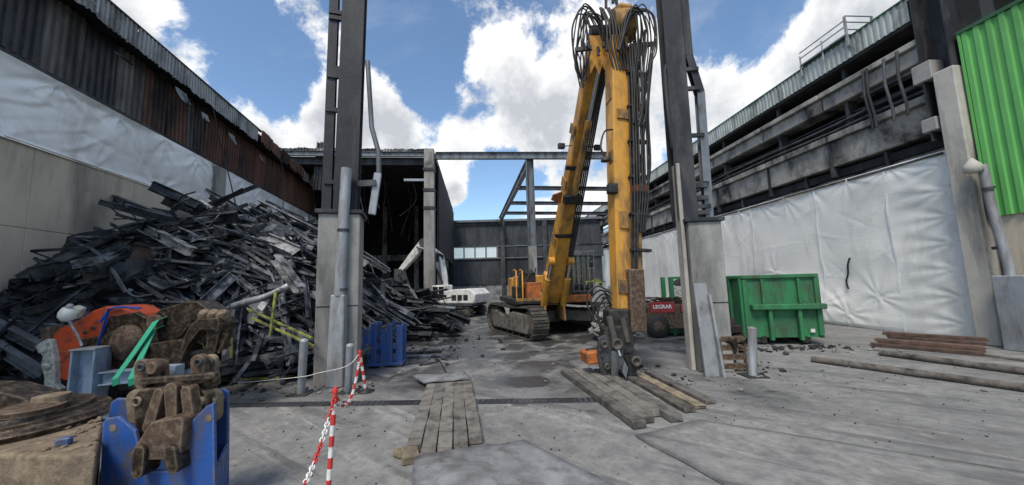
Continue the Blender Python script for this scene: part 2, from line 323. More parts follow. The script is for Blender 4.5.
# ------------------------------------------------------------------ ground
def ground_material():
    m = bpy.data.materials.new('yard_concrete'); m.use_nodes = True; t = m.node_tree; n = t.nodes; l = t.links; b = n['Principled BSDF']
    pos = n.new('ShaderNodeNewGeometry').outputs['Position']
    def nz(vec, s, det=8, ro=.62, dist=0.0):
        q = n.new('ShaderNodeTexNoise'); q.inputs['Scale'].default_value = s; q.inputs['Detail'].default_value = det; q.inputs['Roughness'].default_value = ro
        q.inputs['Distortion'].default_value = dist; l.new(vec, q.inputs['Vector']); return q.outputs['Fac']
    def rng(v, a, bb, lo=0.0, hi=1.0):
        q = n.new('ShaderNodeMapRange'); q.interpolation_type = 'SMOOTHSTEP'
        for k, x in (('From Min', a), ('From Max', bb), ('To Min', lo), ('To Max', hi)): q.inputs[k].default_value = x
        l.new(v, q.inputs['Value']); return q.outputs[0]
    def mix(f, A, B):
        q = n.new('ShaderNodeMix'); q.data_type = 'RGBA'
        l.new(f, q.inputs['Factor'])
        for k, v in (('A', A), ('B', B)):
            if hasattr(v, 'links'): l.new(v, q.inputs[k])
            else: q.inputs[k].default_value = (*v, 1)
        return q.outputs['Result']
    def mth(op, a, bb):
        q = n.new('ShaderNodeMath'); q.operation = op
        for i, v in enumerate((a, bb)):
            if hasattr(v, 'links'): l.new(v, q.inputs[i])
            else: q.inputs[i].default_value = v
        return q.outputs[0]
    def mapped(rz, sc, loc=(0, 0, 0)):
        """turn the world so that direction rz runs along x, then stretch"""
        a = n.new('ShaderNodeMapping'); l.new(pos, a.inputs['Vector']); a.inputs['Rotation'].default_value = (0, 0, -rz)
        q = n.new('ShaderNodeMapping'); l.new(a.outputs[0], q.inputs['Vector']); q.inputs['Scale'].default_value = sc
        q.inputs['Location'].default_value = loc; return q.outputs[0]
    c = mix(rng(nz(pos, .35), .35, .65), (.26, .256, .245), (.185, .184, .18))
    c = mix(rng(nz(pos, 2.2, 10, .7), .42, .72), c, (.135, .133, .135))
    c = mix(rng(nz(mapped(R_(-33), (.22, 2.2, 1)), 1.1, 10, .72), .51, .62, 0, .72), c, (.09, .091, .093))      # tyre and drag streaks towards the gate
    c = mix(rng(nz(mapped(R_(-41), (.26, 3.0, 1), (9, 4, 0)), .9, 10, .74), .52, .66, 0, .55), c, (.41, .393, .36))   # pale dust swept in bands
    c = mix(rng(nz(mapped(R_(-72), (.35, 1.6, 1), (2, 7, 0)), .8, 10, .74), .53, .66, 0, .55), c, (.13, .115, .098))
    # wet, oily work area round the machines
    def blob(cx, cy, rx, ry, wob=.5, s=1.3):
        q = n.new('ShaderNodeMapping'); l.new(pos, q.inputs['Vector']); q.inputs['Location'].default_value = (-cx/rx, -cy/ry, 0); q.inputs['Scale'].default_value = (1/rx, 1/ry, 0)
        ln = n.new('ShaderNodeVectorMath'); ln.operation = 'LENGTH'; l.new(q.outputs[0], ln.inputs[0])
        return mth('ADD', ln.outputs['Value'], mth('MULTIPLY', mth('SUBTRACT', nz(pos, s, 8, .65), .5), wob*4))
    wet = rng(blob(-.3, 15, 7.5, 7.5, .62, .55), 1.3, .7)
    wet = mth('MULTIPLY', wet, rng(nz(pos, .9, 9, .66, .6), .38, .55))
    pud = rng(blob(.25, 7.75, .52, .5, .3, 2.2), .98, .84)
    pud2 = rng(blob(.05, 6.35, .16, .1, .2, 3), 1.0, .8)
    pile = rng(blob(-9, 12, 6.5, 7.0, .3, .8), 1.05, .7)
    dark = mth('MAXIMUM', mth('MAXIMUM', mth('MULTIPLY', wet, .85), pud), mth('MAXIMUM', mth('MULTIPLY', pile, .8), mth('MULTIPLY', pud2, .7)))
    c = mix(rng(nz(pos, 7, 12, .76), .40, .66, 0, .55), c, (.10, .098, .096))
    c = mix(rng(nz(mapped(.3, (1, 1, 1), (5, 2, 0)), 3.1, 12, .74), .56, .70, 0, .45), c, (.38, .365, .34))
    c = mix(dark, c, (.035, .034, .033))
    speck = rng(nz(pos, 38, 3, .6), .66, .74)
    c = mix(mth('MULTIPLY', speck, .5), c, (.4, .39, .37))
    # wandering cracks
    vo = n.new('ShaderNodeTexVoronoi'); vo.feature = 'DISTANCE_TO_EDGE'; vo.inputs['Scale'].default_value = .22
    wob = n.new('ShaderNodeMix'); wob.data_type = 'VECTOR'; wob.inputs['Factor'].default_value = .18
    nn = n.new('ShaderNodeTexNoise'); nn.inputs['Scale'].default_value = .8; nn.inputs['Detail'].default_value = 6; l.new(pos, nn.inputs['Vector'])
    l.new(pos, wob.inputs['A']); l.new(nn.outputs['Color'], wob.inputs['B']); l.new(wob.outputs['Result'], vo.inputs['Vector'])
    crk = rng(vo.outputs['Distance'], .0035, .0012)
    c = mix(mth('MULTIPLY', crk, .0), c, (.06, .058, .056))
    l.new(c, b.inputs['Base Color'])
    r = mth('SUBTRACT', .86, mth('MULTIPLY', mth('MAXIMUM', mth('MULTIPLY', wet, .9), mth('MULTIPLY', pud, .75)), .62)); l.new(r, b.inputs['Roughness'])
    h = mth('ADD', mth('MULTIPLY', nz(pos, 14, 6), .5), mth('MULTIPLY', nz(pos, 60, 3), .25))
    bp = n.new('ShaderNodeBump'); bp.inputs['Distance'].default_value = .03
    l.new(mth('SUBTRACT', .38, mth('MULTIPLY', mth('MAXIMUM', wet, pud), .3)), bp.inputs['Strength'])
    l.new(h, bp.inputs['Height']); l.new(bp.outputs[0], b.inputs['Normal']); M['yard'] = m
ground_material()
mb = MB(); gx = [-400, -60, -30, -20, -14, -9, -5, -2, 1, 4, 8, 12, 20, 40, 400]; gy = [-300, -40, -10, 0, 4, 8, 12, 18, 25, 35, 50, 90, 400]
for i in range(len(gx)-1):
    for j in range(len(gy)-1):
        mb.add([(gx[i], gy[j], 0), (gx[i+1], gy[j], 0), (gx[i+1], gy[j+1], 0), (gx[i], gy[j+1], 0)], [(0, 1, 2, 3)])
tag(mb.build('ground', 'yard'), kind='structure')

# ------------------------------------------------------------------ shared shapes
def corr_mesh(name, w, h, pitch, d, m, ragged_bottom=0.0, ragged_top=0.0, bend=0.0, seed=0, t=.002):
    """ribbed sheet: x along, z up, ribs towards +y; uneven edges and a curl if asked"""
    rnd = random.Random(seed); xs = []; x = 0
    while x < w-1e-4:
        for f, y in ((0, 0), (.4, 0), (.5, d), (.9, d)):
            if x+f*pitch <= w: xs.append((x+f*pitch, y))
        x += pitch
    xs.append((w, 0)); rows = 4; vs = []
    jb = [rnd.uniform(0, 1) for _ in xs]; jt = [rnd.uniform(0, 1) for _ in xs]
    for r in range(rows+1):
        k = r/rows
        for i, (x, y) in enumerate(xs):
            z0 = ragged_bottom*(.5*jb[i]+.8*abs(nz3(x*2, seed*3.1, 1))); z1 = h-ragged_top*(.5*jt[i]+.8*abs(nz3(x*2, seed*1.7, 5)))
            z = z0+(z1-z0)*k
            vs.append((x, y+bend*(1-k)**2*(.6+.4*math.sin(x*2+seed)), z))
    n = len(xs); fs = [(r*n+i, r*n+i+1, (r+1)*n+i+1, (r+1)*n+i) for r in range(rows) for i in range(n-1)]
    b = MB(); b.add(vs, fs); return b.mesh(name, m)

class Wall:
    """frame of a long wall: s along, o outwards to the yard, h up"""
    def __init__(w, X0, m, side, Y0): w.u = Vector((m, 1, 0)).normalized(); w.n = Vector((1, -m, 0)).normalized()*side; w.A = Vector((X0+m*Y0, Y0, 0))
    def P(w, s, o, h): return w.A+w.u*s+w.n*o+Vector((0, 0, h))
    def s_at(w, Y): return (Y-w.A.y)/w.u.y
    def rot(w): return math.atan2(w.u.y, w.u.x)
    def box(w, mb, s0, s1, o0, o1, h0, h1):
        c = [w.P(s, o, h) for s in (s0, s1) for o in (o0, o1) for h in (h0, h1)]
        return mb.add(c, [(0, 1, 3, 2), (4, 6, 7, 5), (0, 4, 5, 1), (2, 3, 7, 6), (0, 2, 6, 4), (1, 5, 7, 3)])

def wrinkled(name, wall, s0, s1, h0, h1, out, ds, dh, anchors, m, amp=.05, seed=0, lowfold=None):
    ns = int((s1-s0)/ds)+1; nh = int((h1-h0)/dh)+1
    S, Hh = np.meshgrid(np.linspace(s0, s1, ns), np.linspace(h0, h1, nh))
    rng = np.random.RandomState(seed); D = np.zeros_like(S)
    for k in range(26):                                       # soft billows
        f = rng.uniform(.25, 2.2); a = rng.uniform(0, math.pi); ph = rng.uniform(0, 6.28)
        D += amp*.35/f**.8*np.sin(f*(S*math.cos(a)+Hh*1.4*math.sin(a))+ph+.7*np.sin(S*.7+k)+.5*np.sin(Hh*1.3+k*2))
    for k in range(170):                                       # short sharp creases
        cs, ch = rng.uniform(s0, s1), rng.uniform(h0, h1); th = rng.uniform(-1.2, 1.2); L = rng.uniform(.3, 1.1); w = rng.uniform(.02, .06)
        x = (S-cs)*math.cos(th)+(Hh-ch)*math.sin(th); y = -(S-cs)*math.sin(th)+(Hh-ch)*math.cos(th)
        D += amp*.55*np.exp(-(x/L)**2-(np.abs(y)/w))*rng.choice([-1, 1])
    for (a_s, a_h, rad, kk) in anchors:                        # creases radiating from fixings
        dx, dy = S-a_s, Hh-a_h; r = np.hypot(dx, dy)+1e-3; th = np.arctan2(dy, dx)
        D += amp*1.1*np.exp(-r/rad)*np.clip(r/.12, 0, 1)*np.sin(th*kk+2*np.sin(th*3+a_s)+a_h*5)
    if lowfold: D += lowfold(S, Hh)
    edge = np.minimum(1, np.minimum((Hh-h0)/.15+.25, (h1-Hh)/.15+.15)); D = D*edge
    D += out
    base = np.array(wall.A)[None, None, :]; u = np.array(wall.u); n_ = np.array(wall.n)
    V = base+S[..., None]*u+D[..., None]*n_+Hh[..., None]*np.array((0, 0, 1.))
    vs = V.reshape(-1, 3); idx = np.arange(ns*nh).reshape(nh, ns)
    F = np.stack([idx[:-1, :-1], idx[:-1, 1:], idx[1:, 1:], idx[1:, :-1]], -1).reshape(-1, 4)
    me = bpy.data.meshes.new(name); me.from_pydata(vs.tolist(), [], F.tolist()); me.materials.append(M[m])
    me.polygons.foreach_set('use_smooth', [True]*len(F)); me.update(); return me
def plastic(name, c, c2, rough):
    m = mat(name, c, c2, .7, rough, bump=0, dirt=(.45, .45, .43), damt=.2, dscale=.6, streak=3, spec=.5)
    t = m.node_tree; n = t.nodes; l = t.links; b = n['Principled BSDF']
    pos = n.new('ShaderNodeNewGeometry').outputs['Position']
    hs = None
    for (sc, rot, st) in ((1.6, .5, 5), (2.3, -.6, 6), (5, 1.1, 3)):
        mp = n.new('ShaderNodeMapping'); l.new(pos, mp.inputs['Vector']); mp.inputs['Rotation'].default_value = (rot, .0, 0); mp.inputs['Scale'].default_value = (1, 1, st)
        q = n.new('ShaderNodeTexNoise'); q.inputs['Scale'].default_value = sc; q.inputs['Detail'].default_value = 4; q.inputs['Distortion'].default_value = .8; l.new(mp.outputs[0], q.inputs['Vector'])
        if hs is None: hs = q.outputs['Fac']
        else:
            ad = n.new('ShaderNodeMath'); ad.operation = 'ADD'; l.new(hs, ad.inputs[0]); l.new(q.outputs['Fac'], ad.inputs[1]); hs = ad.outputs[0]
    bn = n.new('ShaderNodeBump'); bn.inputs['Strength'].default_value = .09; bn.inputs['Distance'].default_value = .05; l.new(hs, bn.inputs['Height']); l.new(bn.outputs[0], b.inputs['Normal'])
plastic('white_plastic', (.80, .82, .83), (.72, .74, .75), .38)
plastic('grey_plastic', (.83, .81, .76), (.68, .69, .665), .5)

# ------------------------------------------------------------------ left building
LWL = Wall(-9.49, -.208, 1, 1.0)
mat('soot_cladding', (.20, .19, .18), (.09, .086, .084), .8, .7, .15, bump=.08, dirt=(.022, .021, .022), damt=.48, dscale=.8, streak=4)
lb = thing('burnt_warehouse', 'long fire-damaged warehouse on the left with concrete lower wall and scorched ribbed cladding', 'building', LWL.P(13, -.2, 0))
send = LWL.s_at(26.6)
s = -2.0; k = 0
while s < send:
    e = min(s+4.6, send)
    for (h0, h1) in ((0, 3.62), (3.628, 5.6)):
        mb = MB(); LWL.box(mb, s+.003, e-.003, -.3, random.uniform(-.004, .004), h0, h1); mb.build('wall_panel', 'concrete', lb, bevel=.012)
    s = e; k += 1
mb = MB(); LWL.box(mb, -2, send, -.55, -.32, 0, 9.6); mb.build('inner_wall', 'soot', lb)
mb = MB(); LWL.box(mb, -2, send, -.1, .06, 7.36, 7.47); mb.build('cladding_rail', 'soot_steel', lb)
clad = [corr_mesh('cladding_sheet', 1.0, 1.95, .2, .045, mm, .0, .1, bd, sd_) for mm, bd, sd_ in
        (('soot_cladding', 0, 1), ('soot_cladding', .05, 2), ('rust_cladding', 0, 3), ('rust_cladding', .07, 4), ('soot_steel', 0.02, 5))]
s = -2.0
while s < send-1:
    Y = LWL.P(s, 0, 0).y
    r = random.random(); p_r = min(1, max(0, (Y-10)/5))
    ci = (3 if r < .3 else 2) if random.random() < p_r else (4 if r < .15 else (1 if r < .4 else 0))
    p = LWL.P(s, .0+random.uniform(0, .02), 7.47); o = piece(clad[ci], 'cladding_sheet', None, p, (random.uniform(-.03, .02), 0, LWL.rot()+math.pi))
    # sheet local x must run along the wall with ribs towards the yard
    o.location = LWL.P(s+1.0, .01+random.uniform(0, .025), 7.46); o.parent = lb; o.matrix_parent_inverse = parent_inv(lb)
    o.rotation_euler = (random.uniform(-.02, .02), random.uniform(-.01, .01), LWL.rot()+math.pi)
    s += 1.0
mb = MB(); LWL.box(mb, -2, send, -.5, .58, 9.50, 9.58); mb.build('eaves_soffit', 'soot', lb)
for s in np.arange(-1.5, send, 2.4):
    mb = MB(); LWL.box(mb, s, s+.09, -.3, .55, 9.30, 9.49); mb.build('eaves_bracket', 'soot_steel', lb)
mat('dusty_fascia', (.33, .34, .345), (.22, .225, .23), 1.0, .6, .2, bump=.05, dirt=(.05, .045, .045), damt=.34, dscale=1.0, streak=2)
fas = [corr_mesh('fascia_panel', 1.2, .72, .15, .03, 'dusty_fascia', .12, .0, b_, q) for b_, q in ((0, 1), (.05, 2), (0, 3))]
fas_r = [corr_mesh('fascia_panel', 1.2, .72, .15, .03, 'rust_cladding', .28, .06, b_, q) for b_, q in ((.2, 4), (-.25, 5))]
s = -2.0
while s < send-.6:
    Y = LWL.P(s, 0, 0).y; far = Y > 16.5
    me = random.choice(fas_r if (far and random.random() < .75) else fas)
    o = piece(me, 'fascia_panel', None)
    o.location = LWL.P(s+1.2, .6, 9.19-(.12*(Y-16.5)/10 if far else 0)); o.rotation_euler = (random.uniform(-.02, .02)+(random.uniform(-.25, .1) if far else 0), random.uniform(-.01, .01)+(random.uniform(-.06, .06) if far else 0), LWL.rot()+math.pi)
    o.parent = lb; o.matrix_parent_inverse = parent_inv(lb); s += 1.2
mb = MB(); LWL.box(mb, -2, LWL.s_at(17), .52, .66, 9.905, 9.945); mb.build('verge_trim', 'soot_steel', lb)
mb = MB()
a, b, c, d = LWL.P(-2, .55, 9.86), LWL.P(send, .5, 9.75), LWL.P(send, -9, 10.6), LWL.P(-2, -9, 10.6)
mb.add([a, b, c, d], [(0, 1, 2, 3)]); mb.build('roof', 'soot_steel', lb)
# torn strips hanging under the eaves
for (px, py, w, hh, mm) in ((182, 98, .7, .55, 'grey_steel'), (205, 118, .5, .35, 'dusty_fascia'), (232, 140, .6, .5, 'grey_steel'), (262, 160, .9, .45, 'rust_cladding'), (120, 58, .5, .2, 'soot_steel')):
    d_ = ray(px, py); t_ = (LWL.A+LWL.n*.62-CO).dot(LWL.n)/d_.dot(LWL.n); p = CO+d_*t_
    o = piece(corr_mesh('torn_sheet', w, hh, .15, .03, mm, hh*.5, 0, .18, int(px)), 'torn_sheet', None); o.location = p+LWL.u*w/2-Vector((0, 0, hh*.5)); o.rotation_euler = (.1, .1, LWL.rot()+math.pi+.12)
    o.parent = lb; o.matrix_parent_inverse = parent_inv(lb)
# exposed pier where the sheeting is torn
d_ = ray(216, 200); t_ = (LWL.A-CO).dot(LWL.n)/d_.dot(LWL.n); pp = CO+d_*t_; sp = (pp-LWL.A).dot(LWL.u)
mb = MB(); LWL.box(mb, sp-.35, sp+.35, -.2, .16, 4.0, 7.3); mb.build('exposed_pier', 'grey_concrete', lb, bevel=.02)
anch = [(q, 7.34, .5, 9) for q in np.arange(-1, send, 1.7)]+[(q+.6, 5.56, .4, 7) for q in np.arange(-1, send, 2.3)]
def gap(S, Hh): return np.where(np.abs(S-sp) < .5, -.16, 0)
o = link('plastic_sheeting', wrinkled('plastic_sheeting', LWL, -2, send, 5.52, 7.36, .09, .07, .06, anch, 'white_plastic', .075, 3, gap))
tag(o, 'long strip of wrinkled white plastic sheeting fixed below the scorched cladding on left', 'plastic sheet')
# cables hanging down from the eaves
for (pts, lab) in ((((213, 108), (222, 150), (228, 172), (236, 206)), 'long black cable dangling from torn left eaves down to the scrap heap'), (((280, 158), (284, 178), (283, 205), (281, 222)), 'thin cable dangling from rusty cladding near the far end of left warehouse')):
    P_ = []
    for i, (px, py) in enumerate(pts):
        d_ = ray(px, py); t_ = (LWL.A+LWL.n*(.66+.25*i)-CO).dot(LWL.n)/d_.dot(LWL.n); P_.append(CO+d_*t_)
    mb = MB(); mb.tube(spline(P_, 5), .022, 5); tag(mb.build('hanging_cable', 'rubber'), lab, 'cable')
# roof access ladder, upper left corner
lt = thing('roof_ladder', 'grey steel access ladder cage rising above the left roof edge', 'ladder', LWL.P(LWL.s_at(8.0), .7, 9.3))
for ds in (0, .5):
    mb = MB(); mb.cyl(LWL.P(LWL.s_at(7.75)+ds, .72, 9.25), LWL.P(LWL.s_at(7.75)+ds, .72, 12.2), .03, 8); mb.build('stile', 'pale_steel', lt)
    mb = MB(); mb.cyl(LWL.P(LWL.s_at(7.75)+ds, .1, 9.9), LWL.P(LWL.s_at(7.75)+ds, .1, 12.2), .03, 8); mb.build('cage_upright', 'grey_steel', lt)
for h in np.arange(9.45, 12.2, .3):
    mb = MB(); mb.cyl(LWL.P(LWL.s_at(7.75), .72, h), LWL.P(LWL.s_at(7.75)+.5, .72, h), .018, 6); mb.build('rung', 'pale_steel', lt)

# ------------------------------------------------------------------ right building
RWL = Wall(14.07, -.065, -1, 4.0)
rs = lambda Y: RWL.s_at(Y)
S0, S1 = rs(10.5), rs(56)
rb = thing('crane_hall', 'burnt industrial hall on the right with sooty concrete crane beams and pale ribbed fascia', 'building', RWL.P(20, -1, 0))
mb = MB(); RWL.box(mb, S0, rs(36), -1.3, -1.1, 5.2, 10.2); mb.build('recess_wall', 'soot', rb)
mb = MB(); RWL.box(mb, S0, S1, -.5, -.2, 0, 5.9); mb.build('lower_wall', 'sooty_concrete', rb)
mb = MB(); RWL.box(mb, S0, S1, -1.1, -.1, 5.91, 6.2); mb.build('ledge', 'soot', rb)
joints = [RWL.s_at(y) for y in (10.5, 14.0, 17.2, 21.2, 25.5, 30, 35, 40, 45, 50, 56)]
for i in range(len(joints)-1):
    a, b = joints[i]+.03, joints[i+1]-.03
    mb = MB(); RWL.box(mb, a, b, -.45, .1+random.uniform(-.01, .01), 6.32, 7.35); mb.build('crane_beam', 'sooty_concrete', rb, bevel=.03)
    mb = MB(); RWL.box(mb, a, b, -.5, .26, 7.352, 7.6); mb.build('beam_flange', 'sooty_concrete', rb, bevel=.02)
    mb = MB(); RWL.box(mb, a, b, -.6, .22+random.uniform(-.01, .01), 8.68, 9.22); mb.build('upper_beam', 'sooty_concrete', rb, bevel=.03)
    mb = MB(); RWL.box(mb, a, b, -.6, .38, 9.222, 9.42); mb.build('beam_flange', 'sooty_concrete', rb, bevel=.02)
    mb = MB(); RWL.box(mb, joints[i+1]-.05, joints[i+1]+.05, -.3, .16, 5.9, 7.34); mb.build('strap', 'soot_steel', rb)
    mb = MB(); RWL.box(mb, joints[i+1]-.9, joints[i+1]-.78, -.3, .10, 7.62, 8.66); mb.build('post', 'soot_steel', rb)
    mb = MB(); RWL.box(mb, joints[i+1]-.9, joints[i+1]-.78, -.1, .05, 9.43, 10.3); mb.build('post', 'soot_steel', rb)
    mb = MB(); RWL.box(mb, joints[i+1]-1.9, joints[i+1]-1.8, -.2, .02, 5.55, 6.3); mb.build('bracket', 'soot_steel', rb)
for (o_, h_, r_, mm) in ((.22, 7.72, .05, 'worn_steel'), (.12, 7.98, .06, 'worn_steel'), (-.1, 8.2, .045, 'soot_steel')):
    mb = MB(); mb.tube([RWL.P(q, o_+.03*math.sin(q*1.7), h_+.025*math.sin(q*.9+o_*9)) for q in np.arange(S0, S1, 1.6)], r_, 7); mb.build('pipe', mm, rb)
for q in (joints[0]+.55, joints[0]+.95, joints[0]+1.5, joints[0]+1.62):
    mb = MB(); mb.tube([RWL.P(q, .46, 9.3), RWL.P(q+.03, .5, 8.4), RWL.P(q-.02, .42, 7.5), RWL.P(q, .4, 7.1)], .045, 7); mb.build('vertical_pipe', 'worn_steel' if q < joints[0]+1 else 'soot_steel', rb)
for h in (7.9, 8.4):
    mb = MB(); RWL.box(mb, joints[0]+.3, joints[0]+1.9, .28, .36, h, h+.1); mb.build('pipe_bracket', 'soot_steel', rb)
fr = [corr_mesh('fascia_panel', 1.2, .78, .2, .035, 'fascia', .02, 0, 0, q) for q in (1, 2)]
s = S0+.2
while s < S1-1.2:
    o = piece(random.choice(fr), 'fascia_panel', None); o.location = RWL.P(s, .3, 10.12); o.rotation_euler = (random.uniform(-.012, .012), 0, RWL.rot()); o.parent = rb; o.matrix_parent_inverse = parent_inv(rb); s += 1.2
mb = MB(); RWL.box(mb, S0+.2, S1, .2, .36, 10.90, 10.95); mb.build('verge_trim', 'dark_green', rb)
mb = MB(); a, b, c, d = RWL.P(S0, .22, 10.88), RWL.P(S1, .22, 10.88), RWL.P(S1, -9, 11.4), RWL.P(S0, -9, 11.4); mb.add([a, b, c, d], [(0, 1, 2, 3)]); mb.build('roof', 'soot_steel', rb)
mb = MB(); RWL.box(mb, S0, S1, -.9, .26, 10.02, 10.09); mb.build('eaves_soffit', 'soot', rb)
# corner pier with its corbels, steel stanchion above
mb = MB(); RWL.box(mb, rs(9.74), rs(10.24), .05, .52, 0, 8.0); mb.build('corner_pier', 'pale_concrete', rb, bevel=.03)
mb = MB(); RWL.box(mb, rs(10.24), rs(10.75), .0, .5, 7.9, 8.5); mb.build('corbel', 'grey_concrete', rb, bevel=.03)
mb = MB(); RWL.box(mb, rs(10.3), rs(10.7), .0, .52, 6.3, 6.72); mb.build('corbel', 'grey_concrete', rb, bevel=.03)
mb = MB(); mb.ibeam(RWL.P(rs(10.15), .05, 6.0), RWL.P(rs(10.15), .05, 13), .75, .85, .04, .03, up=RWL.u); mb.build('stanchion', 'soot_steel', rb)
mb = MB(); RWL.box(mb, rs(9.3), rs(10.1), -.4, .04, 0, 13); mb.build('end_wall', 'soot', rb)
# plastic over the lower wall
anch = [(q, 5.66, .7, 10) for q in np.arange(S0, rs(30), 1.5)]+[(S0+.1, q, 1.1, 9) for q in np.arange(.5, 5.6, .8)]+[(S0+2.4, 1.2, .6, 9), (S0+4.5, .8, .8, 9), (rs(16), .3, 1.2, 11), (rs(17.5), 2.2, .7, 7), (rs(14), .5, .8, 9)]
def belly(S, Hh): return .28*np.exp(-((S-rs(16.5))/2.6)**2-((Hh-.6)/.9)**2)
o = link('plastic_sheeting', wrinkled('plastic_sheeting', RWL, S0-.5, rs(50), .01, 5.72, .13, .06, .055, anch, 'grey_plastic', .02, 11, belly))
tag(o, 'huge wrinkled greyish white plastic sheet covering the lower right wall behind green skip', 'plastic sheet')
for k, y_ in enumerate((12.2, 14.9, 18.6, 22.5, 27, 32, 38)):      # taped seams and the batten that holds the top edge
    m2 = MB(); m2.ribbon([RWL.P(rs(y_)+.03*math.sin(h_*2+k), .165+.012*math.sin(h_*5+k), h_) for h_ in np.arange(.06, 5.7, .2)], .07, .004, RWL.u); m2.build('seam_tape', 'white_plastic', o)
for k in range(13):
    m2 = MB(); RWL.box(m2, S0+k*3.0+.02, S0+k*3.0+2.94, .15, .19, 5.60+.02*(k % 2), 5.67+.02*(k % 2)); m2.build('batten', 'dark_timber', o)
mb = MB()   # the slit in it
P_ = [RWL.P(rs(13.9)+d_, .2+.02*math.sin(h_*9), h_) for d_, h_ in ((.0, 1.45), (.05, 1.75), (-.05, 2.05), (-.1, 2.4), (-.18, 2.65))]
mb.ribbon(spline(P_, 4), .07, .01, RWL.u); tag(mb.build('torn_flap', 'soot'), 'dark curled tear in the large plastic sheet right of green skip', 'tear')
# platform with railing on the right roof
Yp = 12.9
pt = thing('roof_platform', 'galvanised steel access platform with guard rails on the right roof edge', 'platform', RWL.P(rs(12.6), .3, 10.9))
q0, q1 = rs(12.5), rs(14.5)
for q in (q0, q0+.05, q1, (q0+q1)/2):
    for o_ in (.42, -.7):
        mb = MB(); mb.cyl(RWL.P(q, o_, 10.55), RWL.P(q, o_, 11.75 if q < q0+.5 or o_ < 0 else 11.45), .03, 7); mb.build('rail_post', 'pale_steel', pt)
for h in (11.1, 11.4, 11.65):
    mb = MB(); mb.cyl(RWL.P(q0, .42, h+.1), RWL.P(q0, -.7, h+.1), .025, 7); mb.build('guard_rail', 'pale_steel', pt)
    mb = MB(); mb.cyl(RWL.P(q0, .42, h-.05), RWL.P(q1, .42, h-.05), .025, 7); mb.build('guard_rail', 'pale_steel', pt)
mb = MB(); RWL.box(mb, q0, q1, -.75, .46, 10.98, 11.02); mb.build('deck', 'grey_steel', pt)
for q in (q0, q1): mb = MB(); mb.bar(RWL.P(q, .45, 11.0), RWL.P(q, .33, 10.5), .05, .05); mb.build('brace', 'pale_steel', pt)

# ------------------------------------------------------------------ green building at the right edge
gb = thing('green_clad_building', 'bright green ribbed metal cladding on a concrete plinth at the right edge', 'building', RWL.P(rs(6), -.3, 0))
gm = [corr_mesh('cladding_sheet', 1.0, 5.35, .25, .05, 'bright_green', 0, 0, 0, q) for q in (1,)]
sg = rs(9.62)
for i in range(9):
    o = piece(gm[0], 'cladding_sheet', None); o.location = RWL.P(sg-1.0*(i+1), .28+.004*(i % 2), 3.5); o.rotation_euler = (0, 0, RWL.rot()); o.parent = gb; o.matrix_parent_inverse = parent_inv(gb)
mb = MB(); RWL.box(mb, sg-9, sg+.06, .1, .36, 8.85, 8.95); mb.build('verge_trim', 'dark_green', gb)
mb = MB(); RWL.box(mb, sg+.0, sg+.05, .1, .35, 3.45, 8.84); mb.build('corner_trim', 'bright_green', gb)
mb = MB(); RWL.box(mb, sg-9, sg, -.2, .24, 0, 3.6); mb.build('plinth_wall', 'concrete', gb, bevel=.02)
mb = MB(); RWL.box(mb, sg-9, sg-.02, -.3, .2, 3.62, 8.83); mb.build('inner_wall', 'soot', gb)
mb = MB(); a, b, c, d = RWL.P(sg-9, .2, 8.86), RWL.P(sg, .2, 8.86), RWL.P(sg, -8, 9.5), RWL.P(sg-9, -8, 9.5); mb.add([a, b, c, d], [(0, 1, 2, 3)]); mb.build('roof', 'dark_green', gb)
dp = thing('downpipe', 'grey downpipe with pale funnel hopper running down beside green cladding', 'downpipe', RWL.P(rs(9.35), .62, 0))
mb = MB(); mb.tube([RWL.P(rs(9.45), .6, 4.9), RWL.P(rs(9.4), .62, 3.6), RWL.P(rs(9.25), .68, 2.2), RWL.P(rs(9.25), .68, 1.5)], .1, 10); mb.build('pipe', 'pale_steel', dp)
mb = MB(); mb.lathe([(.10, 0), (.19, .04), (.17, .22), (.03, .42)], RWL.P(rs(9.55), .75, 4.7)); mb.build('hopper', 'pale_concrete', dp)
for h in (4.2, 2.6): mb = MB(); mb.cyl(RWL.P(rs(9.4), .62, h), RWL.P(rs(9.4), .63, h+.07), .125, 10); mb.build('clamp', 'worn_steel', dp)
mb = MB(); RWL.box(mb, rs(8.9), rs(9.5), .40, .86, 0, 1.9); mb.build('base_guard', 'pale_steel', dp, bevel=.02)
# ------------------------------------------------------------------ dark hall, back building and bare steel frame
mdir = Vector((-.104, 1, 0)).normalized(); cdir = Vector((1, .104, 0)).normalized(); UP = Vector((0, 0, 1))
FC = W(431, 300, 23.3); FC.z = 0                     # foot of the pale front column
topz = W(431, 152, 23.3).z
dh = thing('burnt_out_hall', 'black burnt-out hall with open front behind the scrap heaps', 'building', FC-cdir*5)
def FP(c, d, z): return FC+cdir*c+mdir*d+UP*z
def fbox(mb, c0, c1, d0, d1, z0, z1):
    p = [FP(c, d, z) for c in (c0, c1) for d in (d0, d1) for z in (z0, z1)]
    return mb.add(p, [(0, 1, 3, 2), (4, 6, 7, 5), (0, 4, 5, 1), (2, 3, 7, 6), (0, 2, 6, 4), (1, 5, 7, 3)])
DB = 19.0
mb = MB(); fbox(mb, -11.5, .3, .4, DB-.4, topz-.5, topz-.32); mb.build('roof', 'soot', dh)
mb = MB(); fbox(mb, -11.5, .1, DB-.9, DB-.7, 3, topz-.4); mb.build('rear_wall', 'soot', dh)
mb = MB(); fbox(mb, -11.7, -11.5, .2, DB, 0, topz); mb.build('side_wall', 'soot', dh)
for k, d_ in enumerate((.2, 5, 10, 15)):
    mb = MB(); mb.ibeam(FP(-11.4, d_, topz-.62), FP(-.3, d_, topz-.62), .5, .25, .03, .02); mb.build('roof_beam', 'soot_steel', dh)
